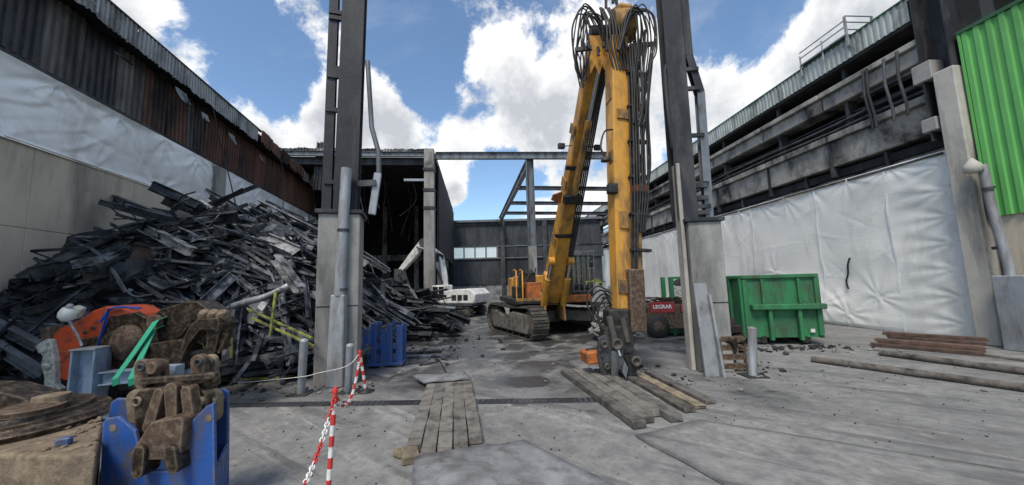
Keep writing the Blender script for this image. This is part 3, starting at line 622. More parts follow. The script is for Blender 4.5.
mb = MB(); mb.ibeam(FP(-9.6, -.12, topz-.22), FP(-.25, -.12, topz-.22), .34, .2, .03, .02); mb.build('front_beam', 'grey_steel', dh)
for i in range(9):
    me = corr_mesh('roof_sheet_end', 1.1, .3, .2, .04, 'worn_steel', .05, .14, random.uniform(-.1, .15), 40+i)
    o = piece(me, 'roof_sheet_end', None); o.location = FP(-10+i*1.1, -.25, topz-.12); o.rotation_euler = (random.uniform(-.3, .2), random.uniform(-.05, .05), math.atan2(cdir.y, cdir.x)); o.parent = dh; o.matrix_parent_inverse = parent_inv(dh)
for i in range(12):     # ragged sheets left hanging along the open right side
    hh = random.uniform(1.2, 3.4)*(1-.03*i); me = corr_mesh('hanging_sheet', 1.3, hh, .2, .04, 'soot_steel', hh*.5, 0, random.uniform(-.3, .3), 60+i)
    o = piece(me, 'hanging_sheet', None); o.location = FP(.25, .3+i*1.4, topz-.35-hh); o.rotation_euler = (random.uniform(-.1, .1), random.uniform(-.04, .04), math.atan2(mdir.y, mdir.x)); o.parent = dh; o.matrix_parent_inverse = parent_inv(dh)
mb = MB(); fbox(mb, .05, .3, .2, DB-.2, topz-.42, topz-.02); mb.build('edge_beam', 'soot_steel', dh)
mb = MB(); fbox(mb, .31, .42, 1.2, DB-.6, 4.2, topz-.6); mb.build('side_cladding', 'soot', dh)
mb = MB(); fbox(mb, -.38, .30, -.6, -.02, 0, topz-2.9); mb.build('column', 'grey_concrete', dh, bevel=.03)
mb = MB(); fbox(mb, -.36, .28, -.58, -.04, topz-2.89, topz+.05); mb.build('column_head', 'sooty_concrete', dh, bevel=.03)
for z in (topz-1.5, topz-2.9, topz-4.1):
    mb = MB(); fbox(mb, -.42, .34, -.64, .02, z, z+.22); mb.build('column_collar', 'soot_steel', dh, bevel=.02)
mb = MB(); fbox(mb, -1.7, -.32, -.3, -.1, topz-2.1, topz-1.95); mb.build('broken_arm', 'pale_steel', dh)
for d_ in (6, 12):
    mb = MB(); fbox(mb, -.2, .2, d_-.2, d_+.2, 0, topz-.7); mb.build('column', 'sooty_concrete', dh)
for k in range(14):
    a = FP(random.uniform(-10, -.8), random.uniform(1, 8), topz-.8); mb = MB(); mb.tube(spline([a, a+Vector((random.uniform(-.4, .4), .2, -random.uniform(.8, 2))), a+Vector((random.uniform(-.8, .8), 0, -random.uniform(2, 4.5)))], 4), .035, 5); mb.build('hanging_wire', 'worn_steel', dh)
for c_ in (-3.2, -6.4, -9.4):
    mb = MB(); fbox(mb, c_-.2, c_+.2, 13.8, 14.2, 0, topz-.7); mb.build('inner_column', 'sooty_concrete', dh)
mb = MB(); fbox(mb, -11.4, -.2, 14.3, 14.6, 4.6, 5.2); mb.build('inner_beam', 'sooty_concrete', dh)
mb = MB(); fbox(mb, -11.4, -.2, 16.5, 16.6, 0, 3.4); mb.build('inner_partition', 'soot', dh)
# upturned sheets at the hall's left front corner
for (px, w, r_) in ((312, .55, .2), (321, .7, -.15), (331, .6, .1)):
    p = W(px, 190, 23.0); hh = W(px, 141+(px-312)*.4, 23.0).z-p.z
    me = corr_mesh('upturned_sheet', w, hh, .2, .05, 'grey_steel' if px != 312 else 'worn_steel', .1, .15, .1, px); o = piece(me, 'upturned_sheet', None); o.location = p; o.rotation_euler = (.05, .08, r_); o.parent = dh; o.matrix_parent_inverse = parent_inv(dh)

# back building
BY = 42.0
bz = W(490, 220, BY).z
bb = thing('back_building', 'low dark grey building closing the far end, with a strip of pale windows', 'building', (-1, BY, 0))
x0, x1 = -17.0, 10.8
wz0, wz1 = W(475, 258.5, BY).z, W(475, 247, BY).z
pm = {}
for (z0, z1, mm, nm) in ((1.75, wz0-.1, 'dark_panel', 'cladding_sheet'), (wz1+.1, bz-.55, 'dark_panel', 'cladding_sheet')):
    pm[z0] = corr_mesh(nm, 1.2, z1-z0, .3, .05, mm)
    x = x0
    while x < x1-1.1:
        o = piece(pm[z0], nm, None); o.location = (x, BY+.06, z0); o.rotation_euler = (0, 0, 0); o.scale = (1, -1, 1); o.parent = bb; o.matrix_parent_inverse = parent_inv(bb); x += 1.2
x = x0
pp_ = MB(); pp_.box((.6, 0, .86), (1.18, .08, 1.70)); pmesh = pp_.mesh('lower_panel', 'pale_panel')
while x < x1-1.1:
    o = piece(pmesh, 'lower_panel', None); o.location = (x, BY, 0.01); o.parent = bb; o.matrix_parent_inverse = parent_inv(bb); x += 1.2
mb = MB(); mb.box(((x0+x1)/2, BY+.25, bz/2), (x1-x0, .12, bz-.2)); bbw = mb
def bbx(name, xa, xb, ya, yb, za, zb, mm, bev=0):
    q = MB(); q.box(((xa+xb)/2, (ya+yb)/2, (za+zb)/2), (xb-xa, yb-ya, zb-za)); return q.build(name, mm, bb, bevel=bev)
bbx('sill_rail', x0, x1, BY-.12, BY+.1, wz0-.14, wz0-.02, 'worn_steel'); bbx('head_rail', x0, x1, BY-.12, BY+.1, wz1+.02, wz1+.14, 'worn_steel')
bbx('parapet', x0, x1, BY-.1, BY+.4, bz-.5, bz-.28, 'worn_steel'); bbx('roof_edge', x0, x1, BY-.35, BY+.6, bz-.26, bz, 'grey_steel')
bbx('floor_band', x0, x1, BY-.08, BY+.05, 1.72, 1.85, 'soot_steel')
# window strip: panes where the photo shows them, dark boards elsewhere
def wpx(px): return W(px, 252, BY).x
panes = [(wpx(453)+i*(wpx(497)-wpx(453))/4, wpx(453)+(i+1)*(wpx(497)-wpx(453))/4) for i in range(4)]+[(wpx(437), wpx(444)), (wpx(411), wpx(418))]
mg = bpy.data.materials.new('frosted_pane'); mg.use_nodes = True; b_ = mg.node_tree.nodes['Principled BSDF']; b_.inputs['Base Color'].default_value = (.85, .87, .88, 1); b_.inputs['Roughness'].default_value = .35; b_.inputs['Transmission Weight'].default_value = .75; M['pane'] = mg
prev = x0
for (a, b) in sorted(panes):
    if a-prev > .3: bbx('window_board', prev+.02, a-.02, BY, BY+.06, wz0, wz1, 'dark_panel')
    prev = b
    f = MB(); t_ = .07
    for (xa, xb, za, zb) in ((a, b, wz0, wz0+t_), (a, b, wz1-t_, wz1), (a, a+t_, wz0+t_, wz1-t_), (b-t_, b, wz0+t_, wz1-t_)): f.box(((xa+xb)/2, BY+.02, (za+zb)/2), (xb-xa, .1, zb-za))
    w_ = f.build('window', 'worn_steel', bb); g = MB(); g.box(((a+b)/2, BY+.02, (wz0+wz1)/2), (b-a-2*t_, .02, wz1-wz0-2*t_)); g.build('pane', 'pane', w_)
bbx('window_board', prev+.02, x1, BY, BY+.06, wz0, wz1, 'dark_panel')
for px in (447, 503, 545):
    xx = wpx(px); bbx('column', xx-.25, xx+.25, BY-.45, BY-.12, 0, bz-.3, 'worn_steel')

# bare frame
sf = thing('open_steelwork', 'bare grey steel frame standing open to the sky behind the yellow excavator', 'steel frame', FP(6, 0, 0))
C2 = W(534, 300, 23.9); C2.z = 0; c2z = W(534, 152, 23.9).z; bz2 = W(480, 157, 23.6).z
mb = MB(); mb.ibeam(C2, C2+UP*c2z, .5, .55, .03, .025, up=cdir); mb.build('column', 'grey_steel', sf)
mb = MB(); mb.bar(C2+Vector((-.0, -.26, .02)), C2+Vector((0, -.26, 4.4)), .56, .12); mb.build('column_casing', 'grey_concrete', sf, bevel=.02)
pr = W(640, 158, 24.2)
mb = MB(); mb.ibeam(FP(.35, -.2, bz2), Vector((pr.x, C2.y+.3, bz2)), .48, .26, .03, .02); mb.build('cross_beam', 'grey_steel', sf)
mb = MB(); e = Vector((W(500, 228, BY-.5).x, BY-.5, bz-.2)); mb.ibeam(C2+Vector((0, .3, c2z-.55)), e, .62, .32, .03, .02); mb.build('runway_beam', 'pale_steel', sf)
for k, f in enumerate((.32, .58, .8)):
    st = (C2+Vector((0, .3, c2z-.6))).lerp(e, f); en = Vector((14.07-.065*(st.y+.6)-.3, st.y+.9, st.z-.2)); mb = MB(); mb.ibeam(st, en, .34, .2, .03, .02); mb.build('cross_beam', 'worn_steel', sf)

# ------------------------------------------------------------------ the two near laced columns
def laced(name, label, P0, wdt, dep, hc, ang, mirror):
    t = thing(name, label, 'column', P0, ang)
    q = MB(); q.box((0, 0, hc/2), (wdt, dep, hc)); lpart(q, 'pedestal', 'grey_concrete', t, .025, 2)
    for z in (hc*.45, ):
        q = MB(); q.box((0, -dep/2-.004, z), (wdt*.98, .012, .018)); lpart(q, 'pour_joint', 'soot', t)
    q = MB(); q.box((0, 0, hc+.045), (wdt+.12, dep+.12, .09)); lpart(q, 'cap_plate', 'soot_steel', t, .01)
    return t
# left one
PL = (G(315, 386)+G(357, 386))/2; PL.y += .35; PL.x -= .12
lc = laced('steel_column', 'tall sooty laced steel column on pale concrete pedestal beside the left scrap heap', PL, .86, .7, 3.72, .28, 1)
Hc = 3.81
q = MB(); q.ibeam((.08, .05, Hc), (.2, .05, 11.5), .5, .5, .035, .025, up=(0, 1, 0)); lpart(q, 'main_shaft', 'soot_steel', lc)
q = MB(); q.ibeam((-.33, 0, Hc), (-.28, 0, 11.5), .2, .2, .02, .015, up=(0, 1, 0)); lpart(q, 'side_shaft', 'soot_steel', lc)
for z in (4.5, 6.25, 7.2, 8.6, 8.75, 9.7):
    q = MB(); q.box((-.14, -.1, z), (.5, .08, .1 if z != 7.2 else .3)); lpart(q, 'batten', 'soot_steel', lc)
q = MB(); q.tube([(.5, -.1, 7.6), (.62, -.12, 5.9), (.78, -.15, 5.3), (.80, -.15, 4.7)], .06, 6); lpart(q, 'strut', 'grey_steel', lc)
q = MB(); q.bar((.78, -.15, 4.75), (.66, -.15, 3.75), .16, .12, up=(0, 1, 0)); lpart(q, 'strut_shoe', 'pale_steel', lc, .01)
q = MB(); q.bar((.3, -.2, 4.45), (.75, -.2, 4.5), .12, .14); lpart(q, 'strut_bracket', 'worn_steel', lc)
q = MB(); q.bar((-.18, -.22, 9.3), (.35, -.25, 10.6), .05, .05); lpart(q, 'loose_bar', 'worn_steel', lc)
# right one
PR = (G(692, 372)+G(729, 373))/2; PR.y += .35; PR.x += .2
rc = laced('steel_column', 'tall sooty laced steel column on grey pedestal between excavator arm and green skip', PR, .74, .66, 3.35, -.08, -1)
q = MB(); q.box((-.44, -.06, 2.4), (.085, .3, 4.8)); lpart(q, 'edge_strip', 'pale_concrete', rc, .012)  # paler concrete; its tone also paints the left flange as lit
q = MB(); q.box((-.385, .05, 2.2), (.03, .3, 4.4)); lpart(q, 'recess_shade', 'soot', rc)  # black filler strip paints the shade in the gap
q = MB(); q.ibeam((-.28, .05, 3.44), (-.24, .05, 11.5), .42, .46, .035, .025, up=(0, 1, 0)); lpart(q, 'main_shaft', 'soot_steel', rc)
q = MB(); q.ibeam((.24, 0, 3.44), (.30, 0, 6.6), .18, .18, .02, .015, up=(0, 1, 0)); lpart(q, 'side_shaft', 'grey_steel', rc)
q = MB(); q.ibeam((.30, 0, 6.6), (.10, .0, 7.6), .18, .18, .02, .015, up=(0, 1, 0)); lpart(q, 'side_shaft', 'soot_steel', rc)
q = MB(); q.ibeam((.10, 0, 7.6), (.12, .0, 11.5), .18, .18, .02, .015, up=(0, 1, 0)); lpart(q, 'side_shaft', 'soot_steel', rc)
for z in (3.75, 4.3, 5.5, 6.7, 7.2):
    q = MB(); q.box((.02, -.1, z), (.5, .08, .09)); lpart(q, 'batten', 'soot_steel', rc)
for z in (3.6, 3.95, 4.25):
    q = MB(); q.box((.02, -.05, z), (.42, .2, .1)); lpart(q, 'packing_piece', 'worn_steel', rc)
q = MB(); q.tube([(-.48, -.12, 7.35), (-.54, -.12, 7.2), (-.54, -.12, 6.2), (-.48, -.1, 5.2)], .05, 6); lpart(q, 'conduit', 'soot_steel', rc)
# ------------------------------------------------------------------ tracked machines
def track_loop(L, h, n):
    """outline of a track in (along, up), closed, n points evenly spaced; ends rounded, sides slightly sagging"""
    r = h/2; st = L-2*r; per = 2*st+2*math.pi*r; out = []
    for i in range(n):
        d = per*i/n
        if d < st: out.append((-st/2+d, 0, 0))
        elif d < st+math.pi*r:
            a = (d-st)/r; out.append((st/2+r*math.sin(a), r-r*math.cos(a), a))
        elif d < 2*st+math.pi*r:
            x = d-st-math.pi*r; out.append((st/2-x, h-.05*math.sin(math.pi*x/st), math.pi))
        else:
            a = (d-2*st-math.pi*r)/r; out.append((-st/2-r*math.sin(a), r+r*math.cos(a), math.pi+a))
    return out
def add_track(par, org, fw, sd_, L, h, w, frame_mat, n=46):
    """fw forward, sd_ outward side; org centre of the track on the ground"""
    T = lambda a, s, z: org+fw*a+sd_*s+Vector((0, 0, z))
    sh = MB(); pts = track_loop(L-.06, h-.06, n)
    for (a, z, an) in pts:
        tg = fw*math.cos(an)+UP*math.sin(an); nn = (fw*math.sin(an)-UP*math.cos(an)); c = T(a, 0, z+.03)
        rot = Matrix((tg, sd_, nn)).transposed(); pit = 2*(L-h+math.pi*h/2)/n
        sh.box(c, (pit*.86, w, .035), rot); sh.box(c+nn*.03+tg*pit*.25, (.03, w*.98, .05), rot); sh.box(c-nn*.04, (pit*.95, w*.3, .06), rot)
    s_ = sh.build('track_shoes', 'track_steel', par); s_['kind'] = 'stuff'
    f = MB(); poly = [(-L*.34, .2), (L*.36, .2), (L*.41, h*.45), (L*.36, h*.75), (L*.1, h*.8), (-L*.1, h*.62), (-L*.3, h*.78), (-L*.4, h*.5)]
    f.plate(poly, T(0, w*.22, 0), fw, UP, w*.42); f.build('track_frame', frame_mat, par, bevel=.03)
    for e in (-1, 1):
        q = MB(); c = T(e*(L/2-h/2), 0, h/2); q.lathe([(h*.12, -w*.36), (h*.40, -w*.3), (h*.40, w*.3), (h*.3, w*.33), (h*.18, w*.42), (h*.1, w*.42)], c, sd_, 20); q.build('sprocket' if e < 0 else 'idler', 'track_steel', par)
    k = 6
    for i in range(k):
        q = MB(); a = -L*.3+L*.62*i/(k-1); q.cyl(T(a, -w*.3, .16), T(a, w*.34, .16), .1, 12); q.build('roller', 'black_steel', par)

# ---- big yellow demolition excavator
EA = math.atan2(1.0, 5.3); ef = Vector((math.sin(EA), -math.cos(EA), 0)); es = Vector((math.cos(EA), math.sin(EA), 0)); EC = Vector((1.28, 15.1, 0))
ex = thing('demolition_excavator', 'large yellow tracked demolition excavator with tall folded boom and black hose bundles', 'excavator', EC)
def E_(x, f, z): return EC+es*x+ef*f+UP*z
ER = Matrix((es, -ef, UP)).transposed()
def ebox(name, x0, x1, f0, f1, z0, z1, m, bev=.02, par=None):
    q = MB(); q.box(E_((x0+x1)/2, (f0+f1)/2, (z0+z1)/2), (x1-x0, f1-f0, z1-z0), ER); return q.build(name, m, par or ex, bevel=bev)
ta = R_(25); tf_ = Vector((math.sin(ta), -math.cos(ta), 0)); ts = Vector((math.cos(ta), math.sin(ta), 0))
for sg_ in (-1, 1):
    add_track(ex, EC+ts*(sg_*1.42), tf_, ts*sg_, 4.5, 1.18, .62, 'muddy_steel', 48)
q = MB(); q.box(EC+UP*.72, (2.4, 1.9, .5), Matrix((ts, -tf_, UP)).transposed()); q.build('car_body', 'black_steel', ex, bevel=.04)
for sg_ in (-1, 1):
    q = MB(); q.bar(EC+ts*sg_*.3+tf_*.9+UP*.75, EC+ts*sg_*1.3+tf_*1.4+UP*.65, .5, .4); q.build('track_strut', 'track_steel', ex, bevel=.03)
q = MB(); q.lathe([(.85, .95), (.85, 1.1), (.95, 1.1), (.95, 1.22)], EC, UP, 28); q.build('slew_ring', 'black_steel', ex)
ebox('platform', -1.5, 1.5, -2.6, 1.35, 1.2, 1.42, 'black_steel')
ebox('front_skirt', .35, 1.5, 1.36, 1.44, 1.24, 1.52, 'orange')
ebox('counterweight', -.95, 1.4, -3.3, -2.4, 1.25, 2.3, 'yellow', .08)
ebox('engine_housing', -.85, 1.3, -2.39, -.5, 1.43, 2.35, 'yellow', .05)
ebox('tool_box', -1.0, -.42, .55, 1.3, 1.43, 2.05, 'orange', .03)
ebox('fuel_tank', -1.3, -1.02, -.45, .9, 1.43, 1.9, 'black_steel', .04)
ebox('side_cabinet', -1.0, -.45, -.45, .5, 1.43, 2.45, 'black_steel', .03)
ebox('step', -1.46, -.42, 1.36, 1.5, 1.25, 1.33, 'black_steel', .01); ebox('front_beam', -1.46, -.4, 1.36, 1.42, 1.34, 1.46, 'yellow_dirty', .01)
for x in (-1.42, -1.18): 
    q = MB(); q.tube([E_(x, 1.28, 1.43), E_(x, 1.28, 2.5), E_(x, .9, 2.55), E_(x, .6, 2.5)], .028, 6); q.build('handrail', 'yellow', ex)
for (x, z) in ((-1.3, 2.2), (-.95, 2.2)): 
    q = MB(); q.tube([E_(x, 1.2, z), E_(x+.12, 1.2, z+.35), E_(x+.3, 1.1, z+.15), E_(x+.4, .9, z+.4)], .03, 6); q.build('hose', 'rubber', ex)
# cab with guard cage
CX = .3
cb = ebox('cab', .55+CX, 1.46+CX, -.6, 1.15, 1.43, 3.12, 'black_steel', .06)
for nm, x0_, x1_, f0_, f1_, z0_, z1_ in (('windscreen', .62, 1.39, 1.152, 1.175, 1.75, 3.0), ('side_window', .525, .548, -.3, 1.0, 1.9, 3.0), ('side_window', 1.462, 1.485, -.3, 1.0, 1.9, 3.0)):
    ebox(nm, x0_+CX, x1_+CX, f0_, f1_, z0_, z1_, 'glass_dark', 0, cb)
cg = MB()
for i in range(5): x = .56+CX+i*.22; cg.bar(E_(x, 1.3, 1.6), E_(x, 1.3, 3.2), .022, .03)
for i in range(6): z = 1.65+i*.29; cg.bar(E_(.54+CX, 1.32, z), E_(1.47+CX, 1.32, z), .018, .018)
cg.bar(E_(.54+CX, 1.3, 3.22), E_(1.47+CX, 1.3, 3.22), .06, .06); cg.bar(E_(.54+CX, 1.3, 3.22), E_(.54+CX, -.5, 3.22), .05, .05); cg.bar(E_(1.47+CX, 1.3, 3.22), E_(1.47+CX, -.5, 3.22), .05, .05)
for i in range(7): cg.bar(E_(.54+CX, 1.1-i*.25, 3.22), E_(1.47+CX, 1.1-i*.25, 3.22), .025, .025)
cg.build('guard_cage', 'grey_steel', ex)
q = MB(); q.box(E_(1.7, 1.2, 2.75), (.16, .06, .3), ER); q.bar(E_(1.47, 1.1, 2.8), E_(1.7, 1.2, 2.8), .03, .03); q.build('mirror', 'black_steel', ex)
# boom in the machine's plane: foot, top; b() gives a point across / along / perpendicular to the boom
BF = W(551, 296, 13.9); BT = W(594, 50, 8.95)
def member(name, A, B, secs, mats, bev=.02):
    """box girder with cross-sections (t along, width, depth); side vector es"""
    ax = (B-A).normalized(); sv = es-ax*es.dot(ax); sv.normalize(); nv = ax.cross(sv)
    if nv.dot(ef) < 0: nv = -nv
    vs = []
    for (t, w, d, o) in secs:
        c = A.lerp(B, t)+nv*o
        vs += [c+sv*(x*w/2)+nv*(y*d/2) for x, y in ((-1, -1), (1, -1), (1, 1), (-1, 1))]
    fs = [(3, 2, 1, 0), tuple(range(len(vs)-4, len(vs)))]
    for i in range(len(secs)-1):
        for k in range(4): fs.append((i*4+k, i*4+(k+1) % 4, i*4+4+(k+1) % 4, i*4+4+k))
    q = MB(); q.add(vs, fs); o = q.build(name, mats, ex, bevel=bev); return o, ax, sv, nv
bo, bax, bsv, bnv = member('boom', BF, BT, [(-.03, .56, .5, 0), (.05, .6, .72, 0), (.22, .52, .68, .0), (.5, .42, .54, 0), (.8, .36, .44, 0), (1.0, .36, .4, 0)], 'yellow', .03)
BP = lambda t, s, o: BF.lerp(BT, t)+bsv*s+bnv*o
q = MB(); q.cyl(BP(0, -.5, 0), BP(0, .5, 0), .2, 16); q.build('boom_foot_pin', 'yellow_dirty', ex)
for s_ in (-1, 1):
    q = MB(); q.plate([(-.55, -.9), (.55, -.9), (.3, .25), (-.1, .4), (-.4, .1)], BP(0, s_*.37, 0), ef, UP, .06); q.build('boom_bracket', 'yellow_dirty', ex, bevel=.01)
    c = MB(); a_ = E_(.28+s_*.55, 1.3, 1.5); a_ = BP(-.01, s_*.38, .42); b_ = BP(.22, s_*.35, .36)
    c.cyl(a_, a_.lerp(b_, .62), .13, 14); cy = c.build('lift_cylinder', 'yellow', ex); c = MB(); c.cyl(a_.lerp(b_, .6), b_, .07, 12); c.build('rod', 'chrome', cy); c = MB(); c.cyl(b_-bsv*.1, b_+bsv*.1, .15, 14); c.build('cylinder_eye', 'yellow', cy)
for t, s_ in ((.12, -.36), (.16, .36)):
    q = MB(); q.lathe([(.2, -.05), (.2, .05), (.1, .09)], BP(t, s_, .1), bsv*(1 if s_ > 0 else -1), 18); q.build('boss', 'yellow', ex)
# stiffener and small brackets along the boom, work lamps, hoses on its right face
for t in (.34, .62):
    q = MB(); q.box(BP(t, 0, .33 if t < .5 else .28), (.7, .1, .12), Matrix((bsv, bnv, bax)).transposed()); q.build('clamp_bracket', 'black_steel', ex)
q = MB(); q.plate([(0, 0), (-.34, .12), (-.3, .3), (0, .42)], BP(.47, -.27, .1), bsv, bax, .05); q.build('step_lug', 'orange', ex)
for s_ in (-.62, .5):
    q = MB(); c = BP(.70, s_, .35); q.box(c, (.2, .12, .16), ER); q.bar(c, BP(.70, s_*.4, .25), .03, .03); q.build('work_lamp', 'black_steel', ex, bevel=.02)
for k in range(4):
    x = .30+.035*k; q = MB(); q.tube([BP(.1, x+.04, .1+.06*k), BP(.35, x-.02, .2+.06*k), BP(.6, x-.04, .15+.06*k), BP(.85, x-.05, .12+.05*k), BP(.99, x, .1+.05*k)], .026, 6); q.build('hose', 'rubber', ex)
# stick cylinder on the boom's front
a_, b_ = BP(.52, 0.02, .40), BP(.97, .1, .36)
q = MB(); q.cyl(a_, a_.lerp(b_, .6), .1, 14); cy = q.build('stick_cylinder', 'yellow_dirty', ex); q = MB(); q.cyl(a_.lerp(b_, .58), b_, .055, 12); q.build('rod', 'chrome', cy)
q = MB(); q.box(BP(.5, .02, .34), (.6, .2, .3), Matrix((bsv, bnv, bax)).transposed()); q.build('cylinder_seat', 'black_steel', ex, bevel=.03)
# knuckle at the top
KT = W(598, 52, 8.72); AT = W(620, 40, 8.45)
q = MB(); q.plate([(-.24, -.55), (-.1, -.3), (.0, -.55), (.1, -.3), (.22, -.5), (.27, .45), (.18, .55), (-.26, .5)], W(598, 55, 8.55), es, UP, .06); q.build('knuckle_plate', 'yellow', ex, bevel=.02)
q = MB(); q.cyl(W(590, 34, 8.7), W(634, 32, 8.7), .2, 18); q.build('knuckle_pin', 'black_steel', ex)
q = MB(); q.cyl(W(612, 27, 8.55), W(632, 26, 8.55), .4, 22); q.build('knuckle_drum', 'yellow_dirty', ex)
q = MB(); q.box(W(621, 18, 8.6), (.42, .5, .55), ER @ rotm(.4, 0, 0)); q.build('knuckle_head', 'yellow_dirty', ex, bevel=.06)
# arm
AB = W(622, 318, 8.05); AT = W(616.5, 45, 8.5)
ao, aax, asv, anv = member('arm', AT, AB, [(-.02, .42, .42, 0), (.1, .46, .46, 0), (.35, .46, .44, 0), (.7, .42, .4, 0), (1.0, .36, .34, 0)], 'yellow', .025)
AP = lambda t, s, o: AT.lerp(AB, t)+asv*s+anv*o
AR = Matrix((asv, anv, aax)).transposed()
q = MB(); q.cyl(AP(.12, .36, .1), AP(.56, .33, .12), .13, 14); cy = q.build('tool_cylinder', 'black_steel', ex); q = MB(); q.cyl(AP(.55, .33, .12), AP(.82, .26, .2), .065, 12); q.build('rod', 'chrome', cy)
q = MB(); q.box(AP(.57, .36, .2), (.34, .3, .18), AR); q.build('cylinder_collar', 'orange', ex, bevel=.02)
q = MB(); q.box(AP(.80, .28, .16), (.24, .2, 1.5), AR); q.build('link_guard', 'yellow_dirty', ex, bevel=.02)
q = MB(); q.box(W(636, 300, 7.9), (.36, .2, 1.35), ER @ rotm(0, .02, 0)); q.build('rusty_guard_plate', 'rust_brown', ex, bevel=.02)
for t in (.14, .27, .4, .53, .66, .78):
    q = MB(); q.box(AP(t, .34, .28), (.46, .14, .06), AR); q.build('hose_clamp', 'black_steel', ex)
for k in range(12):
    x = .14+.034*k+(.01 if k % 2 else 0); oo = .30+.06*(k % 2)
    e = .84 if k < 5 else .72
    q = MB(); q.tube([AP(.03, x, oo-.05), AP(.2, x+random.uniform(-.015, .015), oo), AP(.4, x, oo+random.uniform(0, .03)), AP(.6, x, oo), AP(e, x-.02*k*.4, oo-.06)], .024, 6); q.build('hose', 'rubber', ex)
q = MB(); q.box(AP(.575, -.28, .2), (.22, .18, .24), AR); q.build('lamp_box', 'black_steel', ex, bevel=.02)
q = MB(); q.tube(spline([AP(.36, -.25, .2), AP(.38, -.5, .3), AP(.44, -.62, .35), AP(.475, -.52, .35)], 5), .022, 6); q.build('lamp_arm', 'black_steel', ex)
q = MB(); q.lathe([(.03, -.05), (.11, 0), (.12, .06)], AP(.48, -.5, .35), (0, 0, -1), 14); q.build('lamp', 'black_steel', ex)
# hose loops at the knuckle: left cluster and right cluster
rnd = random.Random(5)
for k in range(11):      # left loops
    u = lambda a: rnd.uniform(-a, a); d = 8.5+.14*(k % 3)+u(.1); w = 7+2.2*k
    p = [(604+u(3), 48, d), (601-k*.6+u(3), 20+u(7), d-.1), (597-w*.5+u(3), 9+u(6), d-.15), (594-w*.72+u(3), 22+u(5), d-.1), (592-w*.70+u(3), 48+u(4), d-.05), (589-w*.5+u(3), 66+u(6), d), (586-w*.15+u(2), 84+u(5), d+.1)]
    q = MB(); q.tube(spline([W(*a) for a in p], 5), rnd.choice([.016, .02, .025]), 6); q.build('hose', 'rubber', ex)
for k in range(15):      # right loops
    u = lambda a: rnd.uniform(-a, a); d = 8.35-.09*(k % 5)+u(.1); w = 2+1.9*k
    p = [(620+u(3), 50, d), (622+w*.35+u(3), 20-k*.5+u(6), d), (627+w*.6+u(3), 9+u(5), d), (629+w*.88+u(2), 18+u(5), d), (630+w*.9+u(3), 44+u(6), d), (630+w*.78+u(3), 70+u(6), d), (631+w*.52+u(2), 94+k*1.3, d), (630+w*.45, 124+u(3), d-.05)]
    q = MB(); q.tube(spline([W(*a) for a in p], 5), rnd.choice([.016, .02, .025]), 6); q.build('hose', 'rubber', ex)
for k in range(12):      # couplings and fittings at the knuckle
    px, py = rnd.uniform(584, 645), rnd.uniform(26, 60)
    q = MB(); a = W(px, py, 8.3+rnd.uniform(-.1, .2)); q.cyl(a, a+Vector((rnd.uniform(-.05, .05), 0, rnd.uniform(.1, .2))), .035, 8); q.build('hose_fitting', 'black_steel', ex)
for t, s_, o_, dims in ((.2, -.235, 0, (.03, .3, .5)), (.45, -.235, .05, (.03, .2, .3)), (.3, .0, .25, (.3, .03, .25)), (.68, -.02, .235, (.22, .03, .4)), (.9, -.05, .2, (.24, .04, .3))):
    q = MB(); q.box(AP(t, s_, o_), dims, AR); q.build('bolted_plate', 'yellow_dirty', ex, bevel=.006)
for t, o_ in ((.3, .0), (.55, .0), (.75, .0)):
    q = MB(); q.box(BP(t, -.27 if t < .5 else -.235, o_), (.03, .45, .3), Matrix((bsv, bnv, bax)).transposed()); q.build('bolted_plate', 'yellow_dirty', ex, bevel=.006)
for k in range(6):
    j = rnd.uniform(-2, 2); d = 8.4
    p = [(600+3*k, 8+j, d), (606+3*k, 22+j, d-.15), (608+3.4*k, 45, d-.2), (614+3*k, 70, d-.2)]
    q = MB(); q.tube(spline([W(*a) for a in p], 5), .028, 6); q.build('hose', 'rubber', ex)
q = MB(); q.tube(spline([W(645, 30, 8.2), W(643, 90, 8.2), W(644, 130, 8.15), W(638, 190, 8.1), W(641, 222, 8.1)], 6), .03, 6); q.build('hose', 'rubber', ex)
q = MB(); q.tube(spline([W(652, 60, 8.2), W(648, 110, 8.2), W(650, 165, 8.15), W(645, 200, 8.1)], 6), .03, 6); q.build('hose', 'rubber', ex)
for (a, b) in (((575, 50), (592, 48)), ((630, 46), (654, 44)), ((627, 108), (642, 108))):
    q = MB(); q.bar(W(*a, 8.35), W(*b, 8.3), .07, .1); q.build('hose_clamp', 'black_steel', ex)
for (px, py) in ((606, 8), (613, 3), (618, 10), (603, 20)):
    q = MB(); q.bar(W(px, py, 8.5), W(px+rnd.uniform(-3, 4), py-12, 8.5), .06, .06); q.build('guard_bar', 'black_steel', ex)
